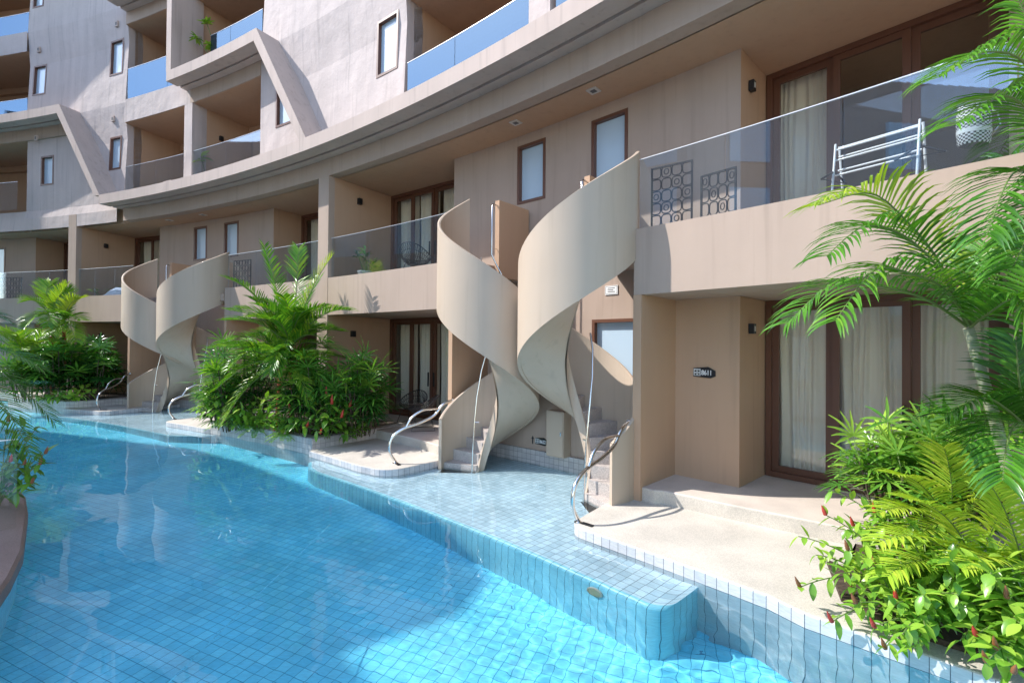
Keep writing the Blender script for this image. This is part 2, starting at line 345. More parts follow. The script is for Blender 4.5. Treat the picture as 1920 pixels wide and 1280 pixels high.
b.grid(rows, 0, .5, False, uv); tag(b.build('pool_wall', M_PWALL, recv=True), kind='structure')
b = MB(); b.face([(p[0], p[1], .09) for p in offset(edge, .38)] + [(7, -20, .09), (-40, -20, .09), (-40, 11.6, .09)]); tag(b.build('island_deck', M_TERR), kind='structure')

# water: a real rippled surface, refracting the tiles and casting caustics on them
rw = random.Random(11)
WAVES = [(rw.uniform(0, 6.28), rw.uniform(.15, .30), rw.uniform(0, 6.28)) for _ in range(16)]
SWELL = [(rw.uniform(0, 6.28), rw.uniform(.5, 1.4), rw.uniform(0, 6.28)) for _ in range(8)]
FINE = [(rw.uniform(0, 6.28), rw.uniform(.06, .19), rw.uniform(0, 6.28)) for _ in range(14)]
NX0, NX1, NY0, NY1 = -2.2, 4.2, 2.3, 5.9
def wave(x, y):
    d = math.hypot(x - 1.6, y - 3.6); k = .10 + .9 * max(0, 1 - d / 3.6) ** 1.1 + .2 * max(0, 1 - abs(math.hypot(x + 6, y - 11)) / 6)
    h = sum(.0016 * l * math.sin(6.2832 / l * (x * math.cos(a) + y * math.sin(a)) + p) for a, l, p in WAVES) * k
    h += sum(.00052 * l * math.sin(6.2832 / l * (x * math.cos(a) + y * math.sin(a)) + p) for a, l, p in SWELL)
    if NX0 < x < NX1 and NY0 < y < NY1:
        e = min(1, (x - NX0) / 2.6, (NX1 - x) / .4, (NY1 - y) / 1.2, (y - NY0) / .2)
        h += e * sum(.00125 * l * math.sin(6.2832 / l * (x * math.cos(a) + y * math.sin(a)) + p) for a, l, p in FINE)
    return h
def build_water():
    vs = []; fs = []
    def patch(x0, x1, y0, y1, st, skip):
        nx = round((x1 - x0) / st); ny = round((y1 - y0) / st); idx = {}
        def vid(i, j):
            if (i, j) not in idx:
                x = x0 + (x1 - x0) * i / nx; y = y0 + (y1 - y0) * j / ny; idx[(i, j)] = len(vs); vs.append((x, y, wave(x, y)))
            return idx[(i, j)]
        for j in range(ny):
            for i in range(nx):
                x = x0 + (x1 - x0) * (i + .5) / nx; y = y0 + (y1 - y0) * (j + .5) / ny; d = math.hypot(x - CX, y - CY) - RAD
                if d < -9.5 or d > 1.3 or (skip and NX0 < x < NX1 and NY0 < y < NY1): continue
                if not skip and d > -.6: continue
                fs.append((vid(i, j), vid(i + 1, j), vid(i + 1, j + 1), vid(i, j + 1)))
    patch(NX0 - .06 * 360, NX1 + .06 * 60, NY0 - .06 * 80, NY0 + .06 * 260, .06, True)
    patch(NX0, NX1, NY0, NY1, .02, False)
    me = bpy.data.meshes.new('water'); me.from_pydata(vs, [], fs); me.polygons.foreach_set('use_smooth', [True] * len(fs))
    m, nt, bs = newmat('pool_water'); nt.nodes.remove(bs)
    gl = N(nt, 'ShaderNodeBsdfGlass'); gl.inputs['IOR'].default_value = 1.33; gl.inputs['Roughness'].default_value = 0; gl.inputs[0].default_value = (.92, .985, 1, 1)
    nt.links.new(gl.outputs[0], nt.nodes['Material Output'].inputs[0])
    me.materials.append(m); o = bpy.data.objects.new('water', me); COL.objects.link(o); o.cycles.is_caustics_caster = True
    return tag(o, kind='structure')
build_water()

# ------------------------------------------------------------------ the hotel building
B = thing('hotel_building', 'curved taupe stucco hotel building with glass balconies beside the pool', 'building', (CX + (RAD + 3) * math.cos(R_(56)), CY + (RAD + 3) * math.sin(R_(56)), 0))
F1, F2, F3, F4, F5, F6 = .30, 3.65, 6.98, 10.31, 13.64, 16.97
def part(mb, name, mats, parent=B): return mb.build(name, mats, parent)

# floor slabs (hidden edges) and slab fascias
for z0, z1, d0 in ((6.3, 7.0, .24), (9.63, F4, .3), (12.96, F5, .3), (16.3, F6, .3)):
    s = MB(); s.abox(30, 96, d0, 6.3, z0, z1, step=1); part(s, 'floor_slab', M_INNER)  # warm soffit colour stands in for light bounced off the deck
for p0, p1 in ((32, 45.25), (50.3, 62.0), (68.39, 84)):
    s = MB(); s.sweep([(0, 2.91), (6.3, 2.91), (6.3, 3.66), (.16, 3.66), (.16, 3.81), (0, 3.81)], p0, p1); part(s, 'balcony_slab', M_WALL)
for p0, p1 in ((45.28, 46.3), (49.15, 50.27), (62.03, 63.6), (66.15, 68.36)):
    s = MB(); s.abox(p0, p1, -.02, 1.0, 3.44, 3.65); part(s, 'stair_landing', M_WALL)
# roof and rear wall close the volume
s = MB(); s.abox(30, 96, 6.3, 6.5, 0, 17, step=1); part(s, 'rear_wall', M_ROOM)

# projecting stucco ribbon that zigzags over the facade
def ribbon(p0, p1, zt, name='ribbon_band', tip0=0):
    s = MB(); zb = zt - .30
    s.sweep([(-.60, zb), (-.27, zb), (-.27, zb + .05), (-.20, zb + .05), (-.20, zb), (.30, zb), (.30, zt), (-.60, zt)], p0, p1)
    return part(s, name, M_BAND)
def lower_fascia(p0, p1, zt):
    s = MB(); s.abox(p0, p1, 0, .26, zt - .72, zt - .303); return part(s, 'lower_fascia', M_WALL)
ribbon(32, 69.3, 7.02); lower_fascia(32, 69.0, 7.02)
ribbon(58.92, 64.72, 10.35); lower_fascia(59.93, 64.72, 10.35)
ribbon(72.25, 92, 10.35); lower_fascia(72.4, 92, 10.35)
ribbon(64.3, 69.0, 13.68); lower_fascia(64.3, 69.03, 13.68)
ribbon(32, 96, 17.1)
s = MB(); s.abox(72.2, 96, -1.15, -.58, 16.75, 17.12); part(s, 'shade_overhang', M_BAND)  # added overhang above the frame, sized to shade the upper left wall
def diagonal(pt, zt, pb, zb, w=.36, d0=-.60, d1=.32):
    s = MB(); fr = [(pb, zb), (pt, zt), (pt + w, zt - .06), (pb + w, zb)]
    a = [PT(p, d0, z) for p, z in fr]; c = [PT(p, d1, z) for p, z in fr]
    s.face(a); s.face(c[::-1])
    for i in range(4): s.face([a[i], c[i], c[(i + 1) % 4], a[(i + 1) % 4]])
    part(s, 'diagonal_fin', M_BAND)
diagonal(58.90, 10.35, 55.97, 7.01); diagonal(72.22, 10.35, 69.26, 7.01)
s = MB(); s.abox(64.42, 64.74, -.60, .35, 10.34, 13.4); part(s, 'vertical_fin', M_BAND)

def facade(name, pa, pb, zs, dfun, holes=(), mat=None, reveal=.16, ends=(1, 1), uvz=False):
    """facade sheet between phi bounds (functions of z), with window holes and reveals"""
    fa = pa if callable(pa) else (lambda z: pa); fb = pb if callable(pb) else (lambda z: pb)
    zz = sorted(set(list(zs) + [h[2] for h in holes] + [h[3] for h in holes]))
    s = MB()
    for z0, z1 in zip(zz[:-1], zz[1:]):
        hs = [h for h in holes if h[2] <= z0 + 1e-6 and h[3] >= z1 - 1e-6]
        def xs(z):
            pts = [fa(z)]
            for h in sorted(hs): pts += [h[0], h[1]]
            return pts + [fb(z)]
        x0, x1 = xs(z0), xs(z1)
        for k in range(0, len(x0) - 1, 2):
            n = max(1, int(abs(x0[k + 1] - x0[k]) / .8) + 1)
            if x0[k + 1] - x0[k] < .005 and x1[k + 1] - x1[k] < .005: continue
            for i in range(n):
                a0 = x0[k] + (x0[k + 1] - x0[k]) * i / n; b0 = x0[k] + (x0[k + 1] - x0[k]) * (i + 1) / n
                a1 = x1[k] + (x1[k + 1] - x1[k]) * i / n; b1 = x1[k] + (x1[k + 1] - x1[k]) * (i + 1) / n
                if b0 < a0: b0 = a0
                if b1 < a1: b1 = a1
                q = [PT(b0, dfun(z0), z0), PT(a0, dfun(z0), z0), PT(a1, dfun(z1), z1), PT(b1, dfun(z1), z1)]
                s.face(q)
        for e, fn in ((ends[0], fa), (ends[1], fb)):
            if e: s.face([PT(fn(z0), dfun(z0), z0), PT(fn(z0), .45 + max(0, dfun(z0)), z0), PT(fn(z1), .45 + max(0, dfun(z1)), z1), PT(fn(z1), dfun(z1), z1)])
    for p0, p1, z0, z1 in holes:
        c = [(p0, z0), (p1, z0), (p1, z1), (p0, z1)]
        for i in range(4):
            (pa_, za), (pb_, zb) = c[i], c[(i + 1) % 4]
            s.face([PT(pa_, dfun(za), za), PT(pb_, dfun(zb), zb), PT(pb_, dfun(zb) + reveal, zb), PT(pa_, dfun(za) + reveal, za)])
    return part(s, name, mat or M_WALLUP)
def rect_frame(s, o, ux, uz, w, h, t, dep, n):
    """four bars of a frame on the plane (ux, uz) from corner o, n = depth direction"""
    s.box(o, ux * w, n * dep, uz * t); s.box(o + uz * (h - t), ux * w, n * dep, uz * t)
    s.box(o + uz * t, ux * t, n * dep, uz * (h - 2 * t)); s.box(o + uz * t + ux * (w - t), ux * t, n * dep, uz * (h - 2 * t))
UZ = Vector((0, 0, 1))
def window(p0, p1, z0, z1, dfun, pane=None, mull=False):
    """p0 < p1 in phi (p0 is the right-hand side)"""
    dm = dfun((z0 + z1) / 2)
    L = PT(p1, dm, z0); Rr = PT(p0, dm, z0); ux = (Rr - L); w = ux.length; ux.normalize(); n = Vector((-ux.y, ux.x, 0))
    lean = (dfun(z1) - dfun(z0)) / (z1 - z0); uz = (UZ + n * lean).normalized(); h = z1 - z0
    L = PT(p1, dfun(z0), z0)
    s = MB(); rect_frame(s, L + ux * .001 + n * -.012, ux, uz, w - .002, h, .055, .13, n)
    fr = part(s, 'window', M_FRAME)
    q = MB(); q.box(L + n * .075 + ux * .05 + uz * .05, ux * (w - .1), n * .02, uz * (h - .1)); q.build('pane', pane or M_FROST, fr)
    return fr

# ---- second-storey and ground walls behind the stairs
one = lambda z: 1.0
facade('recess_wall', 43.88, 51.66, (2.905, 6.32), one, [(46.18, 47.10, 4.98, 6.09), (48.42, 49.32, 4.96, 6.10)], M_WALL, ends=(0, 0))
facade('recess_wall', 45.2, 50.33, (-.2, 2.905), one, [(45.95, 47.05, 1.36, 2.66)], M_WALL, ends=(0, 0))
facade('recess_wall', 61.0, 68.6, (2.9, 6.32), one, [(65.35, 66.25, 4.98, 6.12), (63.25, 64.2, 4.98, 6.12)], M_WALL, ends=(0, 0))
facade('recess_wall', 62.0, 68.45, (-.2, 2.9), one, [], M_WALL, ends=(0, 0))
facade('recess_wall', 77.25, 86, (2.9, 6.32), one, [(79.3, 80.2, 4.85, 5.98)], M_WALL, ends=(0, 0))
facade('recess_wall', 77.25, 86, (.3, 2.9), one, [], M_WALL, ends=(0, 0))
for a in ((46.18, 47.10, 4.98, 6.09), (48.42, 49.32, 4.96, 6.10), (65.35, 66.25, 4.98, 6.12), (63.25, 64.2, 4.98, 6.12), (79.3, 80.2, 4.85, 5.98)): window(*a, one)
window(45.95, 47.05, 1.36, 2.66, one)
# solid blocks beside the doors, party walls with their columns, fins at the stairs
def block(name, p0, p1, d0, d1, z0, z1, mat): s = MB(); s.abox(p0, p1, d0, d1, z0, z1); return part(s, name, mat)
block('recess_pier', 43.88, 45.12, 1.0, 1.99, .28, 2.905, M_INNER); block('recess_pier', 50.38, 51.62, 1.0, 1.99, .28, 2.905, M_INNER)
block('recess_pier', 43.88, 45.12, 1.003, 1.99, 3.66, 6.3, M_INNER); block('recess_pier', 50.38, 51.66, 1.003, 1.99, 3.66, 6.3, M_INNER)
block('recess_pier', 61.0, 61.9, 1.003, 1.99, .28, 2.905, M_INNER); block('recess_pier', 61.0, 61.9, 1.003, 1.99, 3.66, 6.3, M_INNER)
block('recess_pier', 68.5, 68.62, 1.003, 1.99, 3.66, 6.3, M_INNER); block('recess_pier', 68.5, 69.8, 1.003, 1.99, .28, 2.905, M_INNER); block('recess_pier', 77.25, 79, 1.003, 1.99, .28, 6.3, M_INNER)
block('fin_wall', 45.09, 45.255, -.004, 1.045, -.2, 2.908, M_INNER); block('fin_wall', 50.30, 50.44, -.004, 1.045, -.2, 2.908, M_INNER)
block('fin_wall', 61.86, 62.0, -.004, 1.045, -.2, 2.908, M_INNER); block('fin_wall', 68.39, 68.53, -.004, 1.045, -.2, 2.908, M_INNER)
for p0, p1 in ((55.90, 56.44), (72.27, 72.81)):
    block('party_wall', p0 + .01, p1 - .01, .5, 1.99, .1, 6.3, M_INNER); block('column', p0, p1, -.006, .5, .1, 6.718, M_WALL)
    block('wall_lining', p0 - .006, p0 + .01, .02, 1.99, .3, 2.9, M_INNER); block('wall_lining', p0 - .006, p0 + .01, .165, 1.99, 3.66, 6.297, M_INNER)
block('corner_wall', 36, 40.6, 1.72, 1.97, .3, 6.3, M_WALL)

# ---- sliding doors (frame, panes, handles)
def sliding_door(p_right, p_left, d, z0, z1, splits, handles=(), par=B):
    L = PT(p_left, d, z0); Rr = PT(p_right, d, z0); ux = Rr - L; w = ux.length; ux.normalize(); n = Vector((-ux.y, ux.x, 0)); h = z1 - z0
    s = MB(); rect_frame(s, L + n * -.0, ux, UZ, w, h, .075, .14, n); fr = part(s, 'sliding_door', M_FRAME)
    xs = [0] + list(splits) + [1]
    for k in range(len(xs) - 1):
        a, b_ = xs[k] * w + (.076 if k == 0 else 0), xs[k + 1] * w - (.076 if k == len(xs) - 2 else 0)
        o = L + ux * a + UZ * .076 + n * (.02 if k % 2 else .065)
        q = MB(); rect_frame(q, o, ux, UZ, b_ - a - .001, h - .152, .085, .045, n); lf = q.build('door_leaf', M_FRAME, fr)
        q = MB(); q.box(o + ux * .085 + UZ * .085 + n * .015, ux * (b_ - a - .171), n * .008, UZ * (h - .322)); q.build('pane', M_DOORGLASS, fr)
    for x in handles:
        q = MB(); c = L + ux * (x * w) + n * -.035 + UZ * (.84)
        q.box(c - ux * .014, ux * .028, n * .03, UZ * .36); q.build('door_handle', M_DARK, fr)
    return L, ux, n, w
AD = {}
for nm, z0, z1 in (('A1', .305, 2.905), ('A2', 3.665, 6.295)):
    AD[nm] = sliding_door(40.62, 43.86, 1.95, z0, z1, (.335, .665), (.64, .69))
for nm, z0, z1 in (('B1', .305, 2.905), ('B2', 3.665, 6.295)):
    AD[nm] = sliding_door(51.68, 55.88, 1.95, z0, z1, (.25, .5, .75), (.47, .53))
for nm, z0, z1 in (('C1', .305, 2.905), ('C2', 3.665, 6.295)):
    AD[nm] = sliding_door(56.46, 60.98, 1.95, z0, z1, (.25, .5, .75))
AD['D2'] = sliding_door(68.66, 72.25, 1.95, 3.665, 6.295, (.33, .62)); AD['D1'] = sliding_door(69.84, 72.25, 1.95, .305, 2.905, (.5,))
AD['E2'] = sliding_door(72.83, 77.2, 1.95, 3.665, 6.295, (.25, .5, .75)); AD['E1'] = sliding_door(72.83, 77.2, 1.95, .305, 2.905, (.25, .5, .75))
# room partitions behind the doors
for ph in (44.5, 51.0, 56.17, 61.5, 68.6, 72.5, 78):
    block('room_partition', ph - .1, ph + .1, 2.15, 6.28, .3, 6.28, M_ROOM)

# ---- upper storeys
def prof(z):
    """gently folded wall: leans out above, recessed at mid height"""
    t = (z - 7.0) % 3.33
    return .02 + (.09 * t / 2.1 if t < 2.1 else .09 * (1 - (t - 2.1) / 1.23))
ZP = [7.0 + 3.33 * k + q for k in range(3) for q in (0, 2.1)] + [16.9]
dg = lambda pt, pb, zb=7.02, zt=10.33: (lambda z: pb + (pt - pb) * (z - zb) / (zt - zb))
# near wall with its tall windows, between the diagonal and the balcony
hole = [(52.74, 53.71, 8.17, 9.45)]
facade('facade_wall', 52.41, lambda z: 56.1 + (59.3 - 56.1) * (z - 7.0) / 3.33, [z for z in ZP if z < 10.3] + [10.33], prof, hole)
facade('facade_wall', 52.41, 59.91, [10.33] + [z for z in ZP if z > 10.4], prof, [(52.74, 53.71, 11.5, 12.8)]); window(52.74, 53.71, 11.5, 12.8, prof)
window(*hole[0], prof)
facade('facade_wall', 47.31, 47.91, ZP, lambda z: .02); facade('facade_wall', 32, 41.2, ZP, prof)
facade('facade_wall', 41.2, 52.41, [9.62, 10.33], lambda z: 0.0, ends=(0, 0)); facade('facade_wall', 41.2, 52.41, [12.96, 16.9], lambda z: .02, ends=(0, 0))
# triangular panels left of the diagonals
pan2 = lambda z: .02
h2 = (58.04, 58.99, 8.0, 9.16)
facade('facade_panel', lambda z: dg(58.90, 55.97)(z) + .2, 59.93, [7.0, 7.6, 8, 8.6, 9.16, 9.6, 10.06], pan2, [h2], M_WALLUP, ends=(0, 1))
window(*h2, pan2)
pan1 = lambda z: .0 if z < 7.02 else .07
facade('facade_panel', lambda z: dg(72.22, 69.26)(max(z, 7.02)) + .2, 75.93, [6.3, 6.72, 7.02, 7.6, 8.4, 9.2, 10.06], pan1, [(74.10, 74.98, 7.92, 9.0)], M_WALLUP, ends=(0, 1))
facade('facade_panel', 75.93, 88, [6.3, 7.02], pan1, [], M_WALLUP, ends=(0, 0))
window(74.10, 74.98, 7.92, 9.0, pan1)
h3 = (69.40, 70.21, 8.12, 9.27); h4 = (69.36, 70.28, 11.39, 12.62); h5 = (74.76, 75.66, 11.29, 12.43); h6 = (74.98, 75.72, 14.56, 15.8); h7 = (69.4, 70.25, 14.7, 15.9)
facade('facade_wall', 69.03, lambda z: 69.4 + (72.6 - 69.4) * (z - 7.0) / 3.33, [z for z in ZP if z < 10.3] + [10.33], prof, [h3]); window(*h3, prof)
facade('facade_wall', 69.03, 75.93, [10.33] + [z for z in ZP if z > 10.4], prof, [h4, h5, h6, h7])
for h_ in (h4, h5, h6, h7): window(*h_, prof)
facade('facade_wall', 59.92, 69.02, [13.66, 16.9], lambda z: .02, ends=(0, 0)); facade('facade_wall', 82, 96, ZP, prof)
# pier and slab fascias of the balconies
block('facade_pier', 64.33, 64.85, -.58, .35, 7.02, 7.05, M_BAND)
facade('facade_wall', 64.33, 64.86, [7.0, 9.64], lambda z: .0)
facade('facade_wall', 59.93, 64.4, [9.632, 10.30], lambda z: .002, ends=(0, 0)); facade('facade_wall', 64.3, 69.03, [9.632, 10.40], lambda z: .0, ends=(0, 0))
facade('facade_wall', 75.93, 88, [12.96, 13.7], lambda z: .0, ends=(0, 0))
# balcony recesses: side walls, ceiling, back wall and door
def balcony(p0, p1, z0, z1, door=None, dd=1.9):
    block('balcony_wall', p0 - .14, p0 - .0, .30, dd + .1, z0, z1, M_INNER); block('balcony_wall', p1, p1 + .14, .30, dd + .1, z0, z1, M_INNER)
    block('balcony_wall', p0 - .14, p1 + .14, dd + .15, dd + .25, z0, z1, M_INNER)
    block('balcony_ceiling', p0, p1, .02, dd + .1, z1 - .012, z1 + .004, M_INNER)
    if door:
        sliding_door(door[0], door[1], dd, z0 + .01, z1 - .25, (.5,)); block('door_lintel', p0, p1, dd - .02, dd + .12, z1 - .249, z1 - .013, M_INNER)
for p0, p1, z0, z1, dr in ((64.86, 69.03, F3, 9.632, (65.0, 67.4)), (59.93, 64.33, F3, 9.632, (60.0, 62.0)), (47.91, 52.41, F3, 9.62, (48.0, 50.9)), (41.2, 47.31, F3, 9.62, (41.4, 45)), (75.93, 82, F3, 9.632, (76, 78.0)),
                           (64.75, 69.03, F4, 12.962, (65.0, 67.4)), (59.92, 64.5, F4, 12.962, (60, 62)), (47.91, 52.41, F4, 12.962, None), (41.2, 47.31, F4, 12.962, None), (75.93, 82, F4, 12.962, (76, 78.0)), (75.93, 82, F5, 16.3, (76, 78))):
    balcony(p0, p1, z0, z1, dr)

# ---- glass balustrades: one railing per balcony, each pane a part of it
def railing(p0, p1, d, z0, z1, joints, mat=M_GLASS):
    xs = [p0] + sorted(joints) + [p1]
    c = MB(); c.abox(p0, p1, d - .005, d + .018, z1, z1 + .009, step=.5); rl = part(c, 'balcony_railing', M_CAP)
    for a, b_ in zip(xs[:-1], xs[1:]):
        q = MB(); q.abox(a + .008, b_ - .008, d, d + .013, z0, z1 - .001, step=.1); q.build('glass_panel', mat, rl)
    return rl
railing(38, 45.2, .07, 3.812, 4.775, (40.4, 42.05, 43.65)); railing(50.36, 55.86, .07, 3.812, 4.775, (52.35, 54.0)); railing(56.47, 61.96, .07, 3.812, 4.775, (58.3, 60.2))
railing(68.42, 72.22, .07, 3.812, 4.775, (69.7, 71.1)); railing(72.84, 84, .07, 3.812, 4.775, (74.3, 76.2, 78.2))
railing(64.9, 68.98, .04, 7.02, 8.13, (66.9,)); railing(59.97, 64.3, .04, 7.02, 8.13, (62.2,)); railing(47.94, 52.3, .06, 7.02, 8.15, (50.4,), M_BLUEGLASS)
railing(42, 47.2, .06, 7.02, 8.15, (44.8,), M_BLUEGLASS); railing(75.97, 82, -.2, 7.03, 8.05, (78,), M_GLASS)
railing(64.8, 68.98, .06, 10.36, 11.46, (66.2,), M_BLUEGLASS); railing(59.97, 63.3, .06, 10.36, 11.52, (62.0,), M_BLUEGLASS); railing(75.97, 82, .06, 10.36, 11.25, (78.2,), M_BLUEGLASS)
railing(75.97, 82, .06, 13.7, 14.46, (78.2,), M_BLUEGLASS); railing(42, 52.3, .06, 10.36, 11.5, (46, 49), M_BLUEGLASS)

# ---- small fittings: wall lamps, vents, downlights
def fitting_box(name, mat, c, ux, n, w, h, dep, inner=None):
    s = MB(); s.box(c - ux * w / 2 - UZ * h / 2, ux * w, n * dep, UZ * h); o = part(s, name, mat)
    if inner:
        q = MB(); q.box(c - ux * w * .22 - UZ * h * .25 + n * dep, ux * w * .44, n * .006, UZ * h * .5); q.build('grille', inner, o)
for ph, d, z in ((43.87, 1.30, 5.88), (43.87, 1.34, 2.47)):
    fitting_box('wall_lamp', M_DARK, PT(ph, d, z), -pool_dir(ph), right_dir(ph), .09, .14, .07, M_LIGHTPLATE)
for ph, d, z in ((55.89, .88, 5.88), (55.89, .72, 2.47), (72.26, .92, 5.78), (72.26, .8, 2.45), (64.33, .9, 8.85)):
    fitting_box('wall_lamp', M_DARK, PT(ph, d, z), -pool_dir(ph), right_dir(ph), .11, .15, .08)
for ph, z in ((69.75, 13.12), (69.90, 9.87), (75.22, 12.97), (74.99, 9.62)):
    fitting_box('wall_vent', M_BAND, PT(ph, prof(z) if z > 9.7 else -.06, z), right_dir(ph), pool_dir(ph), .14, .19, .05, M_GRILLE)
for ph, d in ((46.62, .5), (48.83, .5), (64.6, .5), (66.9, .5)):
    s = MB(); c = PT(ph, d, 6.287); u = right_dir(ph); n = pool_dir(ph); s.box(c - u * .09 - n * .09, u * .18, n * .18, UZ * .016); o = part(s, 'downlight', M_LIGHTPLATE)
    q = MB(); q.box(c - u * .045 - n * .045 - UZ * .004, u * .09, n * .09, UZ * .0035); q.build('lens', M_GRILLE, o)
s = MB(); s.abox(45.3, 50.28, .94, .995, -.3, .25); tw = part(s, 'tiled_plinth', M_TILE); tw.cycles.is_caustics_receiver = True
s = MB(); s.abox(62.05, 68.35, .94, .995, -.3, .25); tw = part(s, 'tiled_plinth', M_TILE); tw.cycles.is_caustics_receiver = True

# ------------------------------------------------------------------ spiral stairs
def stair(phi_c, d_c, hand, label, ro=.90):
    """hand +1: climbs to the right-hand landing, -1: to the left-hand one"""
    c = PT(phi_c, d_c, 0); t = right_dir(phi_c) * hand; p = pool_dir(phi_c)
    S = thing('spiral_staircase', label, 'staircase', c + UZ * -.1, 'spiral stairs from the pool to the first floor')
    def pos(b, r, z): a = R_(b); return c + (t * math.cos(a) + p * math.sin(a)) * r + UZ * z
    zt = lambda b: 4.79 - .01006 * b
    zb = lambda b: max(-.11, zt(b) - 1.45)
    B0, B1 = (-14 if hand > 0 else -20), (384 if hand > 0 else 389)
    n = 132; A = [B0 + (B1 - B0) * k / n for k in range(n + 1)]
    ri = ro - .055
    def strip(fa, fb, smooth=True):
        m = MB(); m.grid([[fa(b), fb(b)] for b in A], 0, .5, smooth); return m
    w = MB()
    rows = [[pos(b, ro, zb(b)), pos(b, ro, zt(b))] for b in A]; w.grid(rows if hand > 0 else rows[::-1])
    rows = [[pos(b, ri, zb(b)), pos(b, ri, zt(b))] for b in A]; w.grid(rows[::-1] if hand > 0 else rows)
    rows = [[pos(b, ro, zt(b)), pos(b, (ro + ri) / 2, zt(b) + .012), pos(b, ri, zt(b))] for b in A]; w.grid(rows if hand > 0 else rows[::-1], 0, .5, False)
    rows = [[pos(b, ri, zb(b)), pos(b, ro, zb(b))] for b in A]; w.grid(rows if hand > 0 else rows[::-1], 0, .5, False)
    for b in (B0, B1): w.face([pos(b, ri, zb(b)), pos(b, ro, zb(b)), pos(b, ro, zt(b)), pos(b, ri, zt(b))])
    w.build('outer_wall', M_STAIR, S, recv=True)
    # inner wall around the open newel
    w = MB(); r1, r2 = .20, .165; A2 = [4 + (386 - 4) * k / 90 for k in range(91)]
    zi = lambda b: zt(b) - .98
    for r, fl in ((r1, 0), (r2, 1)):
        rows = [[pos(b, r, zb(b)), pos(b, r, zi(b))] for b in A2]; w.grid(rows[::-1] if fl else rows)
    w.grid([[pos(b, r1, zi(b)), pos(b, r2, zi(b))] for b in A2], 0, .5, False)
    for b in (4, 386): w.face([pos(b, r1, zb(b)), pos(b, r2, zb(b)), pos(b, r2, zi(b)), pos(b, r1, zi(b))])
    w.build('inner_wall', M_STAIR, S, recv=True)
    # smooth underside
    w = MB(); A3 = [0 + 372 * k / 120 for k in range(121)]
    zs = lambda b: zt(b) - 1.435
    RR = [.19, .4, .62, ro - .04]
    rows = [[pos(b, r, max(-.12, zs(b))) for r in RR] for b in A3]; w.grid(rows)
    rows = [[pos(b, r, max(-.05, zs(b) + .07)) for r in RR] for b in A3]; w.grid(rows[::-1])
    w.build('soffit', M_STAIR, S)
    # treads
    ns = 20; step_b = 20.0
    for k in range(ns):
        b0 = 2 + k * step_b; z1 = 3.65 - .1875 * (k + 1) + .0; z0 = max(-.12, z1 - .30)
        bs = [b0, b0 + step_b * .5, b0 + step_b]
        if k == ns - 1: bs = [b0, b0 + step_b * .45, b0 + step_b * .9]
        m = MB(); lo_, hi_ = [], []
        for b in bs: lo_.append((b, .205)); hi_.append((b, ri - .003))
        ring = hi_ + lo_[::-1]
        top = [pos(b, r, z1) for b, r in ring]; bot = [pos(b, r, max(-.12, min(z1 - .02, zs(b) + .04))) for b, r in ring]
        m.face(top); m.face(bot[::-1])
        for i in range(len(ring)): m.face([bot[i], bot[(i + 1) % len(ring)], top[(i + 1) % len(ring)], top[i]])
        m.build('step', M_STEP, S, recv=(k > 16))
    # inner steel handrail on posts
    m = MB(); pts = [pos(394, .27, -.1), pos(391, .262, .35), pos(382, .248, .85), pos(368, .236, 1.3), pos(345, .226, 1.75), pos(315, .22, 2.15), pos(290, .22, 2.4)]
    m.tube(pts, .015, 8); m.tube([pos(382, .25, .85), pos(382, .16, .85)], .012, 6); m.build('inner_handrail', M_STEEL, S)
    # guard wall at the top between the landing and the void, with its grab rail
    m = MB(); back = -p; o = c + back * .20 + UZ * 3.42 - t * .05
    m.box(o, t * .10, back * .83, UZ * (4.79 - 3.42)); gw = m.build('guard_wall', M_INNER, S)
    m = MB(); q0 = c + back * .14 - t * .0
    lw = -t
    m.tube([q0 + back * .05 + UZ * 4.70, q0 + UZ * 4.70 + p * .04, q0 + UZ * 4.66 + p * .07, q0 + UZ * 4.1 + p * .07, q0 + UZ * 3.80 + p * .07, q0 + UZ * 3.62 + p * .02 - t * .07, q0 + UZ * 3.45 - p * .04 - t * .14], .014, 8)
    m.tube([q0 + back * .05 + UZ * 3.92, q0 + UZ * 3.92 + p * .07], .009, 6); m.build('grab_rail', M_STEEL, S)
    return S
stair(46.42, -.08, 1, 'nearest cream spiral stair, in front of the wall beside sign 8611')
stair(48.95, -.08, -1, 'cream spiral stair left of the nearest one, over the 8622 sign')
stair(63.65, 0, 1, 'far cream spiral stair, right one of the distant pair', 1.05)
stair(66.1, 0, -1, 'far cream spiral stair, left one of the distant pair', 1.05)

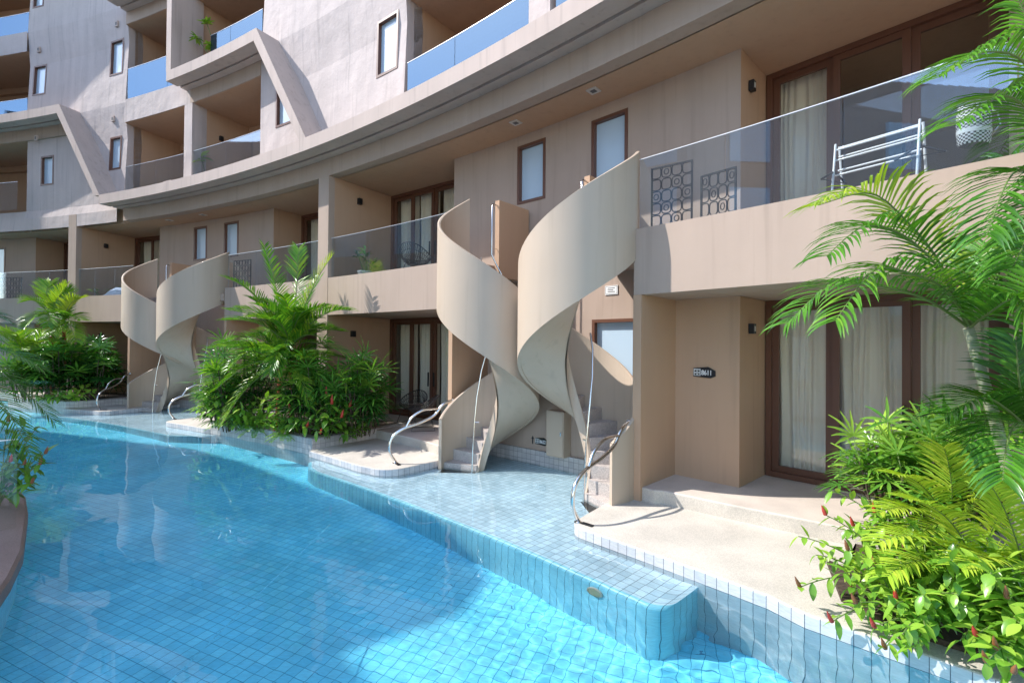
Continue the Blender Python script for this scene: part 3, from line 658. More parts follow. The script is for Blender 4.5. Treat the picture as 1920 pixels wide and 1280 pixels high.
# added wing outside the frame, outlined to shade the middle of the pool
occluder = thing('pool_occluder', 'unseen added wing of the hotel across the pool, outside the frame on the left', 'building', (-22, 5, 0))
WP = [(-30.90, 14.20), (-22.80, 11.40), (-21.10, 10.40), (-18.10, 8.20), (-16.10, 6.90), (-15.80, 5.90), (-16.10, 5.30), (-17.00, 4.75), (-16.40, 4.10), (-15.10, 2.60), (-13.70, 0.80), (-14.90, -4.00), (-17.90, -12.00), (-22.90, -22.00), (-44.90, -22.00), (-38.90, 8.00)]
s = MB(); s.prism(WP, 0, 14.6, polar=False); s.build('wall', M_BAND, occluder)
s = MB(); s.prism([(x * 1.0, y) for x, y in WP], 14.6, 15.0, polar=False); s.build('roof', M_BAND, occluder)
for i in (1, 2, 3, 8, 9, 10, 11, 12):
    a, b_ = Vector((*WP[i], 0)), Vector((*WP[i + 1], 0)); u = (b_ - a).normalized(); n = Vector((u.y, -u.x, 0)); n = n if n.x > 0 or n.y < 0 else -n
    nn = Vector((-u.y, u.x, 0))
    for k in range(4):
        z = .6 + 3.4 * k; w = min(1.6, (b_ - a).length * .7); o = (a + b_) / 2 - u * w / 2
        q = MB(); q.box(o - nn * .04 + UZ * z, u * w, nn * .08, UZ * 2.2); q.build('window', M_DOORGLASS if 0 else M_FROST, occluder)

# ------------------------------------------------------------------ measured points: photo pixel -> point at depth Y
def AT(u, v, Y):
    r, p = R_(.5), R_(.52); x, y = u - 960, 640 - v
    x, y = math.cos(r) * x - math.sin(r) * y, math.sin(r) * x + math.cos(r) * y
    D = Vector((x, 900 * math.cos(p) - y * math.sin(p), 900 * math.sin(p) + y * math.cos(p)))
    return Vector((0, 0, 2.2)) + D * (Y / D.y)

# ------------------------------------------------------------------ curtains behind the doors
def curtain(door, x0, x1, z0, z1, label, folds=9, seed=1):
    L, ux, n, w = AD[door]; rr = random.Random(seed); m = MB(); N_ = folds * 8; rows = []
    ph = [rr.uniform(-.5, .5) for _ in range(folds + 2)]
    for j in range(7):
        z = z0 + (z1 - z0) * j / 6; row = []
        for i in range(N_ + 1):
            t = i / N_; x = (x0 + (x1 - x0) * t) * w; k = t * folds
            d = .035 * math.sin(2 * math.pi * (k + .35 * math.sin(k * 1.7 + seed))) * (1 - .25 * j / 6) + .012 * math.sin(5 * k + j * .5 + ph[int(k)])
            row.append(L + ux * (x + .012 * math.sin(j * .8 + k)) + n * (.30 + d) + UZ * (z - L.z))
        rows.append(row)
    m.grid(rows, 0); back = [[p + n * .004 for p in r] for r in rows]; m.grid(back[::-1], 0)
    return tag(m.build('curtain', M_CURT), label, 'curtain', 'cream curtains behind the glass doors')
curtain('A1', .03, .33, .33, 2.86, 'cream curtain in the left pane of the door beside sign 8611', 7, 1)
curtain('A1', .345, .655, .33, 2.86, 'cream curtain in the middle pane of the door beside sign 8611', 9, 2)
curtain('A1', .67, .99, .33, 2.86, 'cream curtain behind the palm in the ground floor door', 7, 3)
curtain('A2', .03, .30, 3.69, 6.25, 'cream curtain in the door above sign 8611, behind the glass balustrade', 7, 4)
curtain('B2', .03, .24, 3.69, 6.25, 'cream curtain in left pane of the balcony door left of the near stairs', 6, 5)
curtain('B2', .27, .49, 3.69, 6.25, 'cream curtain in middle pane of the balcony door left of the near stairs', 6, 6)
curtain('B2', .52, .98, 3.69, 6.25, 'cream curtain in right pane of the balcony door, next to the stair wall', 9, 7)
curtain('B1', .03, .25, .33, 2.86, 'cream curtain behind the wire chairs, left pane', 6, 8)
curtain('B1', .26, .49, .33, 2.86, 'cream curtain behind the wire chairs, middle pane', 6, 9)
curtain('B1', .52, .98, .33, 2.86, 'cream curtain half hidden by the near left spiral stair', 9, 10)
curtain('C2', .03, .30, 3.69, 6.25, 'narrow cream curtain left of the tall column on the first floor', 6, 11)
curtain('D2', .04, .33, 3.69, 6.25, 'far cream curtain in left pane above the distant balcony with cloth', 5, 12)
curtain('D2', .35, .62, 3.69, 6.25, 'far cream curtain in right pane above the distant balcony with cloth', 5, 13)
curtain('D1', .05, .95, .33, 2.86, 'far cream curtain on the ground floor beside the distant stairs', 8, 14)

# ------------------------------------------------------------------ room number signs
def lettering(txt, size, o, ux, n, parent, mat, bold=0.0, name='lettering', sx=.8):
    cu = bpy.data.curves.new(name, 'FONT'); cu.body = txt; cu.size = size; cu.extrude = .0015; cu.offset = bold; cu.align_x = 'LEFT'; cu.align_y = 'BOTTOM_BASELINE' if False else 'BOTTOM'
    tmp = bpy.data.objects.new(name, cu); COL.objects.link(tmp)
    dg_ = bpy.context.evaluated_depsgraph_get(); me = bpy.data.meshes.new_from_object(tmp.evaluated_get(dg_)); bpy.data.objects.remove(tmp)
    me.materials.clear(); me.materials.append(mat); ob = bpy.data.objects.new(name, me); COL.objects.link(ob)
    M = Matrix.Identity(4); M.col[0][:3] = ux * sx; M.col[1][:3] = UZ; M.col[2][:3] = n; M.col[3][:3] = o
    me.transform(M); ob.parent = parent; ob.matrix_parent_inverse = parent.matrix_world.inverted(); return ob
M_WHITE = plain('white_lettering', (.82, .82, .80), .5)
def number_sign(num, c, ux, n, s_, label, arrow=False):
    S = thing('room_number_sign', label, 'sign', c)
    out = [(-.155, -.06), (.10, -.075), (.165, -.045), (.165, .03), (.06, .085), (-.15, .062)]
    m = MB(); f = [c + ux * x * s_ + UZ * z * s_ + n * .018 for x, z in out]; b = [c + ux * x * s_ + UZ * z * s_ + n * .002 for x, z in out]
    m.face(f); m.face(b[::-1])
    for i in range(6): m.face([b[i], b[(i + 1) % 6], f[(i + 1) % 6], f[i]])
    m.build('plaque', M_DARK, S)
    q = n * .0185
    lettering(num, .098 * s_, c + ux * -.035 * s_ + UZ * -.052 * s_ + q, ux, n, S, M_WHITE, .0015)
    # emblem: square of four little arches
    m = MB(); o = c + ux * -.145 * s_ + UZ * -.045 * s_ + q; a = .098 * s_; t = .007 * s_
    rect_frame(m, o, ux, UZ, a, a, t, .002, n); m.box(o + ux * (a / 2 - t / 2), ux * t, n * .002, UZ * a); m.box(o + UZ * (a * .46), ux * a, n * .0021, UZ * t)
    for ix in (0, 1):
        for iz in (0, 1):
            cx_ = o + ux * a * (.25 + .5 * ix) + UZ * a * (.22 + .46 * iz); r = a * .17
            for k in range(6):
                p0 = cx_ + ux * r * math.cos(math.pi * k / 6) + UZ * r * math.sin(math.pi * k / 6); p1 = cx_ + ux * r * math.cos(math.pi * (k + 1) / 6) + UZ * r * math.sin(math.pi * (k + 1) / 6)
                m.tube([p0 + n * .001, p1 + n * .001], t * .45, 4)
    m.build('emblem', M_WHITE, S)
    if arrow:
        m = MB(); o = c + ux * -.235 * s_ + n * .002
        sh = [(-.012, -.075), (.012, -.075), (.012, .03), (.035, .03), (0, .09), (-.035, .03), (-.012, .03)]
        m.face([o + ux * x * s_ + UZ * z * s_ + n * .006 for x, z in sh]); 
        for i in range(7):
            a_, b_ = sh[i], sh[(i + 1) % 7]; P_ = lambda q_, dd: o + ux * q_[0] * s_ + UZ * q_[1] * s_ + n * dd
            m.face([P_(a_, 0), P_(b_, 0), P_(b_, .006), P_(a_, .006)])
        m.build('arrow', M_DARK, S)
    return S
ph = 44.52; number_sign('8611', PT(ph, 1.0, 1.84), right_dir(ph), pool_dir(ph), 1.0, 'black room sign reading 8611 with a white arch emblem')
ph = 48.47; number_sign('8622', PT(ph, .998, .42), right_dir(ph), pool_dir(ph), .9, 'black room sign reading 8622 with an arrow, under the spiral stairs', True)
S = thing('wall_notice', 'small white notice plate on the wall behind the near stair, above the window', 'sign', PT(46.55, .99, 3.14))
ux, n, c = right_dir(46.55), pool_dir(46.55), PT(46.55, .995, 3.14)
m = MB(); m.box(c - ux * .12 - UZ * .075, ux * .24, n * .012, UZ * .15); m.build('plate', M_WHITE, S)
m = MB(); rect_frame(m, c - ux * .11 - UZ * .065 + n * .012, ux, UZ, .22, .13, .006, .001, n)
for k in range(3): m.box(c - ux * .07 + UZ * (-.035 + .03 * k) + n * .012, ux * (.14 - .03 * (k % 2)), n * .001, UZ * .012)
m.build('printing', M_DARK, S)
# service cabinet under the stairs
ph = 47.85; ux, n, c = right_dir(ph), pool_dir(ph), PT(ph, .995, .25)
S = thing('service_cabinet', 'cream metal service cabinet on the tiled plinth beside sign 8622', 'cabinet', c)
m = MB(); m.box(c - ux * .19, ux * .38, n * .22, UZ * .80); m.build('body', M_STAIR, S)
m = MB(); m.box(c - ux * .175 + n * .221 + UZ * .02, ux * .35, n * .012, UZ * .76); m.build('door', M_STAIR, S)
m = MB(); m.box(c + ux * .13 + n * .234 + UZ * .38, ux * .025, n * .02, UZ * .07); m.build('handle', M_STEEL, S)

# ------------------------------------------------------------------ pool handrails: looping steel tubes from the deck to the stair wall
def pool_rail(base, top, side, label):
    S = thing('pool_handrail', label, 'handrail', base, 'curved steel handrails at the pool steps')
    h = Vector(top) - Vector(base); L = Vector((h.x, h.y, 0)).length; u = Vector((h.x, h.y, 0)).normalized()
    P_ = lambda s, z: Vector(base) + u * s * L + UZ * z
    def curve(pts, n=10):
        out = []
        for i in range(len(pts) - 1):
            p0, p1, p2, p3 = pts[max(0, i - 1)], pts[i], pts[i + 1], pts[min(len(pts) - 1, i + 2)]
            for k in range(n):
                t = k / n; out.append(.5 * ((2 * p1) + (p2 - p0) * t + (2 * p0 - 5 * p1 + 4 * p2 - p3) * t * t + (3 * p1 - p0 - 3 * p2 + p3) * t ** 3))
        return out + [pts[-1]]
    m = MB(); Z = top[2] - base[2]
    main = [P_(.02, 0), P_(-.09, .20 * Z), P_(-.06, .42 * Z), P_(.12, .56 * Z), P_(.42, .645 * Z), P_(.66, .75 * Z), P_(.82, .93 * Z), P_(1.0, 1.0 * Z)]
    m.tube(curve(main), .025, 10); m.build('tube', M_STEEL, S)
    m = MB(); loop = [P_(.10, .55 * Z), P_(.20, .72 * Z), P_(.38, .86 * Z), P_(.60, .90 * Z), P_(.80, .905 * Z)]
    loop = [P_(.17, .575 * Z), P_(.27, .74 * Z), P_(.45, .85 * Z), P_(.62, .865 * Z), P_(.74, .86 * Z)]
    m.tube(curve(loop), .021, 10); m.build('loop_tube', M_STEEL, S)
    m = MB(); c = Vector(base); m.tube([c, c + UZ * .006], .05, 16); m.tube([c + UZ * .006, c + UZ * .012], .034, 12); m.build('base_flange', M_STEEL, S)
    m = MB(); t = Vector(top); m.tube([t - u * .012, t + u * .004], .04, 14); m.build('wall_flange', M_STEEL, S)
    m = MB(); w = Vector((-u.y, u.x, 0)); m.box(c - w * .2 - u * .02 + UZ * .001, w * .15, u * .06, UZ * .01); m.build('plate', M_DARK, S)
pr = PT(45.3, -.02, 1.17); pool_rail((.80, 5.70, .12), tuple(pr), 1, 'nearest looping steel handrail on the cream deck by sign 8611')
pool_rail((-2.04, 8.47, .12), tuple(PT(50.22, -.03, 1.17)), 1, 'looping steel handrail on the deck beside the wire chairs')
pool_rail((-9.26, 13.17, .12), tuple(PT(62.15, -.03, 1.17)), 1, 'far looping steel handrail right of the distant stairs')
pool_rail((-12.68, 14.81, .12), tuple(PT(68.3, -.03, 1.17)), 1, 'far looping steel handrail left of the distant stairs')

# ------------------------------------------------------------------ decorative metal screens (gates folded open)
def screen(phi, d, ang, w, h, z, label, leaf2=None):
    c = PT(phi, d, z); ux = Matrix.Rotation(R_(ang), 3, 'Z') @ right_dir(phi); n = Vector((-ux.y, ux.x, 0))
    S = thing('metal_screen_gate', label, 'gate', c, 'black metal gates with circle pattern')
    m = MB(); t = .022; rect_frame(m, c, ux, UZ, w, h, t, .02, n); m.build('frame', M_DARK, S)
    m = MB(); rr = random.Random(int(phi * 10)); k = max(2, int(w / .115)); cw = w / k; kz = max(3, int(h / .15)); ch = h / kz
    for i in range(k):
        for j in range(kz):
            cc = c + ux * (cw * (i + .5)) + UZ * (ch * (j + .5)) + n * .01; a, b_ = cw * .46, ch * .46
            pts = []
            for q in range(17):
                an = 2 * math.pi * q / 16; e = .6
                pts.append(cc + ux * a * math.copysign(abs(math.cos(an)) ** e, math.cos(an)) + UZ * b_ * math.copysign(abs(math.sin(an)) ** e, math.sin(an)))
            m.tube(pts, .008, 5)
            if (i + j) % 3 == 0:
                pts = [cc + ux * a * .5 * math.cos(2 * math.pi * q / 12) + UZ * b_ * .5 * math.sin(2 * math.pi * q / 12) for q in range(13)]; m.tube(pts, .007, 5)
    m.build('circle_pattern', M_DARK, S)
screen(45.05, .18, 8, .56, .98, 3.68, 'black circle patterned gate leaf behind the near glass balustrade, beside the stair top')
screen(44.15, .22, -4, .46, .72, 3.68, 'shorter black circle patterned gate leaf behind the near glass balustrade')
screen(61.9, .2, 5, .72, .95, 3.68, 'black circle patterned gate on the balcony right of the distant stairs')
screen(78.0, .2, 5, 1.0, .95, 3.68, 'black circle patterned gate on the farthest left balcony')

# ------------------------------------------------------------------ wire lounge chairs
def chair(c, yaw, label, sc=1.0):
    c = Vector(c); S = thing('wire_lounge_chair', label, 'chair', c, 'dark wicker chairs on the terraces'); rot = Matrix.Rotation(yaw, 3, 'Z')
    P_ = lambda x, y, z: c + rot @ (Vector((x, y, z)) * sc)
    def ring(fx, n=28): return [P_(*fx(2 * math.pi * k / n)) for k in range(n + 1)]
    rim = lambda a: (.36 * math.cos(a), .34 * math.sin(a) + .02, .52 + .22 * max(0, math.sin(a)) ** 1.2 + .03 * math.sin(a))
    base = lambda a: (.19 * math.cos(a), .17 * math.sin(a), .36)
    m = MB(); m.tube(ring(rim), .012, 6); m.build('rim', M_CANE, S)
    m = MB()
    for k in range(40):
        a = 2 * math.pi * k / 40; r0, b0 = Vector(rim(a)), Vector(base(a + .35)); b1 = Vector(base(a - .35))
        m.tube([P_(*r0), P_(*((r0 + b0) / 2 - Vector((0, 0, .03)))), P_(*b0)], .005, 4); m.tube([P_(*r0), P_(*((r0 + b1) / 2 - Vector((0, 0, .03)))), P_(*b1)], .005, 4)
    for f_ in (.33, .66): m.tube(ring(lambda a: tuple(Vector(rim(a)).lerp(Vector(base(a)), f_))), .006, 4)
    m.build('woven_shell', M_CANE, S)
    m = MB(); rows = []
    for q in (0, .5, 1): rows.append([P_(.19 * q * math.cos(2 * math.pi * k / 16), .17 * q * math.sin(2 * math.pi * k / 16), .355) for k in range(16)])
    m.grid(rows, 0, .5, True, None, True); rows = [[p - UZ * .012 for p in r] for r in rows]; m.grid(rows[::-1], 0, .5, True, None, True); m.build('seat', M_CANE, S)
    for sx in (-1, 1):
        m = MB(); m.tube([P_(.17 * sx, .15, .36), P_(.26 * sx, .26, .01), P_(.26 * sx, -.26, .01), P_(.17 * sx, -.15, .36)], .01, 6); m.build('sled_leg', M_CANE, S)
chair(PT(53.75, 1.25, .30), R_(-20), 'dark wire lounge chair facing the pool, by the left door pane', 1.0)
chair(PT(52.62, .80, .30), R_(-75), 'dark wire lounge chair turned sideways near the looping handrail', 1.0)
chair(PT(70.6, 1.2, .30), R_(20), 'far dark wire chair by the distant ground floor door', 1.0)
chair(PT(71.6, .9, .30), R_(-30), 'far dark wire chair behind the lady palms', 1.0)
chair(PT(52.9, .75, 3.66), R_(160), 'dark wicker chair on the first floor balcony left of the near stairs', 1.05)

# ------------------------------------------------------------------ drying rack, hangers, woven bag on the near balcony
def rack():
    a = PT(42.0, .42, F2 + .02); ux = right_dir(41.9); n = pool_dir(41.9)
    a = AT(1555, 400, PT(42.6, .35, 0).y); a.z = 3.67; b = AT(1715, 370, PT(41.55, .3, 0).y); b.z = 3.67
    u = (b - a); W = u.length; u.normalize(); n = Vector((-u.y, u.x, 0))
    S = thing('drying_rack', 'white folding clothes drying rack on the near balcony', 'drying rack', a)
    zt = .85
    for e in (0, W):
        for n0, n1 in ((.02, .16), (.42, .26)):
            m = MB(); m.tube([a + u * e + n * n0, a + u * e + n * n1 + UZ * zt * 1.02], .013, 6); m.build('leg', M_WHITEM, S)
    for k, fz in enumerate((.60, .68, .80, .87, .94, 1.0)):
        m = MB(); p = a + n * (.26 - .1 * (1 - fz) if k % 2 else .16) + UZ * (zt * fz); m.tube([p, p + u * W], .011, 6); m.build('bar', M_WHITEM, S)
    m = MB(); p = a + n * .2 + UZ * .3; m.tube([p, p + u * W], .009, 6); m.build('bar', M_WHITEM, S)
    return a, u, n, W, zt
ra, ru, rn, rW, rz = rack()
def hanger(c, u, tilt, label):
    S = thing('clothes_hanger', label, 'hanger', c, 'black clothes hangers on the drying rack'); c = Vector(c); d = (Matrix.Rotation(tilt, 3, 'Z') @ u)
    m = MB(); m.tube([c - d * .2 - UZ * .16, c - UZ * .05, c + d * .2 - UZ * .16], .013, 6); m.build('shoulder', M_DARK, S)
    m = MB(); m.tube([c - d * .2 - UZ * .16, c + d * .2 - UZ * .16], .006, 5); m.build('bar', M_DARK, S)
    m = MB(); m.tube([c - UZ * .05, c - UZ * .0, c + d * .025 + UZ * .03, c + d * .0 + UZ * .05], .004, 5); m.build('hook', M_STEEL, S)
hanger(ra + UZ * (rz * .70) + rn * .12, ru, R_(75), 'black clothes hanger on the left end of the drying rack')
hanger(ra + ru * rW + UZ * (rz * .76) + rn * .14, ru, R_(15), 'black clothes hanger on the right end of the drying rack')
def checker_mat():
    m, nt, b = newmat('checker_weave'); tc = N(nt, 'ShaderNodeTexCoord'); ck = N(nt, 'ShaderNodeTexChecker'); ck.inputs['Scale'].default_value = 1
    ck.inputs[1].default_value = (.8, .8, .8, 1); ck.inputs[2].default_value = (.02, .025, .04, 1); nt.links.new(tc.outputs['UV'], ck.inputs[0]); nt.links.new(ck.outputs[0], b.inputs['Base Color']); b.inputs['Roughness'].default_value = .7
    return m
def bag():
    c = AT(1826, 300, PT(40.95, .4, 0).y); c.z = 4.12; S = thing('woven_bag', 'black and white checked woven bag hanging behind the near balustrade', 'bag', c)
    rows, uv = [], []
    for j, (z, r) in enumerate(((0, .12), (.02, .135), (.10, .14), (.14, .142), (.22, .142), (.30, .138), (.36, .13))):
        rows.append([c + Vector((r * math.cos(2 * math.pi * k / 24), r * .7 * math.sin(2 * math.pi * k / 24), z)) for k in range(25)]); uv.append([(k * 1.6, z * 60) for k in range(25)])
    m = MB(); m.grid(rows, 0, .5, True, uv); m.face(rows[0][:-1][::-1]); m.face(rows[-1][:-1]); m.build('body', checker_mat(), S)
    m = MB(); m.grid([[p + (p - c - UZ * (p.z - c.z)) * .02 + UZ * .0 for p in rows[2]], [p + (p - c - UZ * (p.z - c.z)) * .02 for p in rows[3]]], 0); m.build('white_band', M_WHITE, S)
    m = MB(); m.tube([c + Vector((.13, 0, .34)), c + Vector((.22, 0, .32)), c + Vector((.25, 0, .2)), c + Vector((.15, 0, .08))], .01, 6); m.build('handle', M_STEEL, S)
bag()
# heap of bluish towels on the far balcony, folded towels on the loungers there
def cloth():
    c = PT(70.2, .5, 3.72); ux = right_dir(70.2); n = pool_dir(70.2); m = MB(); rows = []
    for j in range(9):
        row = []
        for i in range(17):
            x = (i / 16 - .5); y = (j / 8 - .5); h = .42 * max(0, 1 - (2 * x) ** 2) ** .7 * max(0, 1 - (2 * y) ** 2) ** .6 + .03 * math.sin(i * 1.7) * math.cos(j * 1.9)
            row.append(c + ux * x * 1.5 + n * y * .6 + UZ * max(0, h))
        rows.append(row)
    m.grid(rows[::-1]); tag(m.build('towel_heap', plain('blue_grey_towel', (.38, .45, .58), .9)), 'heap of pale blue towels behind the far glass balustrade', 'towels')
cloth()

# ------------------------------------------------------------------ planters and soil
b = MB(); o = [(53.62, 1.0), (53.62, -1.42)] + line(53.62, -1.42, 59.2, -1.46, 8)[1:] + [(59.2, 1.0)]
b.prism(o, POOLZ - .05, .33, 0, 0)
pl = b.build('tiled_planter', [M_TILE], recv=True); tag(pl, 'long grey tiled planter holding the red stemmed palm and lady palms', 'planter')
b = MB(); b.abox(53.9, 59.0, -1.22, .9, .30, .345, 0); tag(b.build('planter_soil', M_SOIL, recv=False), kind='structure')
b = MB(); b.prism([(69.0, 1.0), (69.0, -.6), (69.3, -1.0)] + line(69.6, -1.28, 73.6, -1.3, 5) + [(73.6, 1.0)], POOLZ - .05, .33, 0, 0)
tag(b.build('tiled_planter', [M_TILE], recv=True), 'far grey tiled planter with two red stemmed palms on the left', 'planter')
b = MB(); b.abox(69.4, 73.4, -1.0, .9, .30, .345, 0); tag(b.build('planter_soil', M_SOIL), kind='structure')
b = MB(); o = arcpts(42.1, -.55, .25, 90, 180, 5)[::-1] + [(41.7, -1.02), (41.2, -1.20), (40.4, -1.12), (39.5, -1.0), (35, -.9), (35, 1.6), (41.9, 1.6), (42.0, .5)]
b.prism(o, .1, .16, 0, 0); tag(b.build('planting_bed', M_SOIL), kind='structure')

# ------------------------------------------------------------------ foliage builders
def bez(p0, p1, p2, t): return p0 * (1 - t) ** 2 + p1 * 2 * t * (1 - t) + p2 * t * t
def frond(mb, p0, p1, p2, nleaf=34, leaf=.42, wid=.022, droop=.5, rr=random, stem=.009, v=.25, start=.14, tint=.5, spread=.12, ms=1, segs=4, fwd=.55):
    """pinnate palm frond along a quadratic curve; leaflets are creased, tapering and drooping"""
    if isinstance(p1, list):
        K = [Vector(p0)] + [Vector(q) for q in p1] + [Vector(p2)]
        def bez(a_, b__, c__, t):
            x = min(max(t, 0), 1) * (len(K) - 1); i = min(int(x), len(K) - 2); t = x - i
            q0, q1, q2, q3 = K[max(0, i - 1)], K[i], K[i + 1], K[min(len(K) - 1, i + 2)]
            return .5 * ((2 * q1) + (q2 - q0) * t + (2 * q0 - 5 * q1 + 4 * q2 - q3) * t * t + (3 * q1 - q0 - 3 * q2 + q3) * t ** 3)
    else: p1 = Vector(p1); bez = globals()['bez']
    p0, p2 = Vector(p0), Vector(p2)
    pts = [bez(p0, p1, p2, k / 14) for k in range(15)]; mb.tube(pts, stem, 5, ms, .6, stem * .25)
    t0 = rr.uniform(-.08, .08)
    for k in range(nleaf):
        t = start + (1 - start) * (k + rr.uniform(-.2, .2)) / (nleaf - 1); t = min(1, max(start, t)); c = bez(p0, p1, p2, t)
        tg = (bez(p0, p1, p2, min(1, t + .02)) - bez(p0, p1, p2, max(0, t - .02))).normalized()
        side = tg.cross(UZ)
        if side.length < .1: side = tg.cross(Vector((.3, 1, 0)))
        side.normalize(); up = side.cross(tg).normalized()
        ln = leaf * (.45 + .55 * math.sin(math.pi * min(1, (t - start) / (1 - start) * .82 + .12))) * rr.uniform(.88, 1.1)
        for sd in (-1, 1):
            d = (side * sd * rr.uniform(.8, 1.0) + tg * (fwd + .5 * t) * rr.uniform(.85, 1.15) + up * (v + rr.uniform(-.1, .1))).normalized()
            wv = d.cross(up).normalized() if d.cross(up).length > .05 else tg
            tn = min(1, max(0, tint + t0 + rr.uniform(-spread, spread)))
            q = c.copy(); dd = d.copy(); L_, C_, R2 = [], [], []
            for s_ in range(segs + 1):
                u = s_ / segs; w = wid * (.35 + 1.3 * u if u < .3 else (.74 + .26 * (1 - abs(u - .45) * 1.2)) * (1 - u) ** .55 * 1.08) * .5
                cr = up * w * .45
                L_.append(q + wv * w + cr); C_.append(q.copy()); R2.append(q - wv * w + cr)
                dd = (dd - UZ * droop * (1.2 / segs) * (u + .25) * rr.uniform(.8, 1.2)).normalized(); q = q + dd * ln / segs
            mb.grid([[a, b_, c_] for a, b_, c_ in zip(L_, C_, R2)], 0, tn)
def fan(mb, c, ax, up, r, n=9, wid=.045, droop=.35, rr=random, tint=.5):
    """palmate leaf of a lady palm: separate fingers"""
    side = ax.cross(up).normalized(); up = side.cross(ax).normalized()
    for k in range(n):
        a = R_(-105 + 210 * k / (n - 1)) + rr.uniform(-.06, .06); d = (ax * math.cos(a) + side * math.sin(a) + up * .1).normalized(); wv = d.cross(up).normalized()
        q = c.copy(); dd = d.copy(); rows = []; ln = r * (1 - .18 * abs(a) / 1.8) * rr.uniform(.9, 1.08); tn = min(1, max(0, tint + rr.uniform(-.15, .15)))
        for s_ in range(5):
            u = s_ / 4; w = wid * (.3 + 1.5 * u if u < .4 else 1.0 - .75 * max(0, u - .5) * 2) * .5
            rows.append([q + wv * w + up * w * .25, q.copy(), q - wv * w + up * w * .25]); dd = (dd - UZ * droop * (.1 + u) * .6).normalized(); q = q + dd * ln / 4
        mb.grid(rows, 0, tn)
def oval(mb, c, d, up, ln, w, tint, curl=.25):
    s_ = d.cross(up)
    if s_.length < .05: s_ = d.cross(Vector((1, .2, 0)))
    s_.normalize(); up = s_.cross(d).normalized(); rows = []
    for u, ww in ((0, .12), (.2, .72), (.45, 1), (.7, .8), (.9, .34), (1, .02)):
        m = c + d * ln * u - up * curl * ln * u * u
        rows.append([m + s_ * w * .5 * ww + up * w * .14 * ww, m, m - s_ * w * .5 * ww + up * w * .14 * ww])
    mb.grid(rows, 0, tint)
def rnd_dir(rr, lo, hi):
    a = rr.uniform(0, 2 * math.pi); e = R_(rr.uniform(lo, hi)); return Vector((math.cos(a) * math.cos(e), math.sin(a) * math.cos(e), math.sin(e)))

def palm(name, label, base, crown, fronds, mats, trunk_mat, tr=(.05, .035), cat='palm tree', group=None, fr_kw=None, shaft=None, seed=1):
    """fronds: list of (control point, tip point[, overrides]); each frond is a part"""
    rr = random.Random(seed); base, crown = Vector(base), Vector(crown); S = thing(name, label, cat, base, group)
    m = MB(); mid = (base + crown) / 2 + Vector((.03, .02, 0)); pts = [bez(base, mid, crown, k / 10) for k in range(11)]; m.tube(pts, tr[0], 9, 0, .5, tr[1])
    for k in range(1, 10):
        c = pts[k]; t = (pts[k + 1] - pts[k - 1]).normalized(); rad = tr[0] + (tr[1] - tr[0]) * k / 10; m.tube([c - t * .006, c + t * .006], rad * 1.09, 9, 0)
    m.build('trunk', trunk_mat, S)
    if shaft: m = MB(); m.tube([crown - (crown - mid).normalized() * shaft[1], crown + UZ * .05], tr[1] * 1.25, 9, 0, .5, tr[1] * .8); m.build('crownshaft', shaft[0], S)
    for fdef in fronds:
        kw = dict(fr_kw or {}); kw.update(fdef[2] if len(fdef) > 2 else {}); m = MB(); frond(m, crown + rnd_dir(rr, 10, 80) * .02, fdef[0], fdef[1], rr=rr, **kw); m.build('frond', mats, S)
    return S
def auto_fronds(crown, n, ln, rr, elo=20, ehi=80, sag=.6, a0=0, a1=360):
    out = []; crown = Vector(crown)
    for k in range(n):
        a = R_(a0 + (a1 - a0) * (k + rr.uniform(-.3, .3)) / n); e = R_(rr.uniform(elo, ehi)); l = ln * rr.uniform(.82, 1.12); h = Vector((math.cos(a), math.sin(a), 0))
        c = crown + (h * math.cos(e) + UZ * math.sin(e)) * l * .55; t = c + (h * math.cos(e * .35) + UZ * math.sin(e) * .25 - UZ * sag) * l * .55; out.append((c, t))
    return out
def rhapis(label, centre, rad, hgt, n, seed, r=.26, tint=.45, cat='shrub', group='lady palms in the planters', wid=.05):
    rr = random.Random(seed); c = Vector(centre); S = thing('lady_palm', label, cat, c, group); m = MB(); st = MB()
    for k in range(n):
        a = rr.uniform(0, 6.283); q = rad * math.sqrt(rr.random()); base = c + Vector((math.cos(a) * q * .6, math.sin(a) * q * .6, 0)); h = hgt * rr.uniform(.55, 1.05) * (1 - .3 * (q / rad) ** 2)
        top = c + Vector((math.cos(a) * q, math.sin(a) * q, h)); st.tube([base, (base + top) / 2 + Vector((0, 0, .03)), top], .011, 5)
        for j in range(rr.randint(4, 6)):
            f = 1 - .13 * j; p = base.lerp(top, f); d = rnd_dir(rr, -5, 55)
            if j == 0: d = rnd_dir(rr, 40, 75)
            tip = p + d * rr.uniform(.14, .26); m.tube([p, tip], .004, 4, 1)
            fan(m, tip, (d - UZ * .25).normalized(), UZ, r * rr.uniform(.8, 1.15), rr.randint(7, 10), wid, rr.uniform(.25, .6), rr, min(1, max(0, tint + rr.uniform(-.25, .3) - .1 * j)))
    st.build('stems', M_TRUNKB, S); m.build('foliage', [M_RHAPIS, M_STEM], S); return S
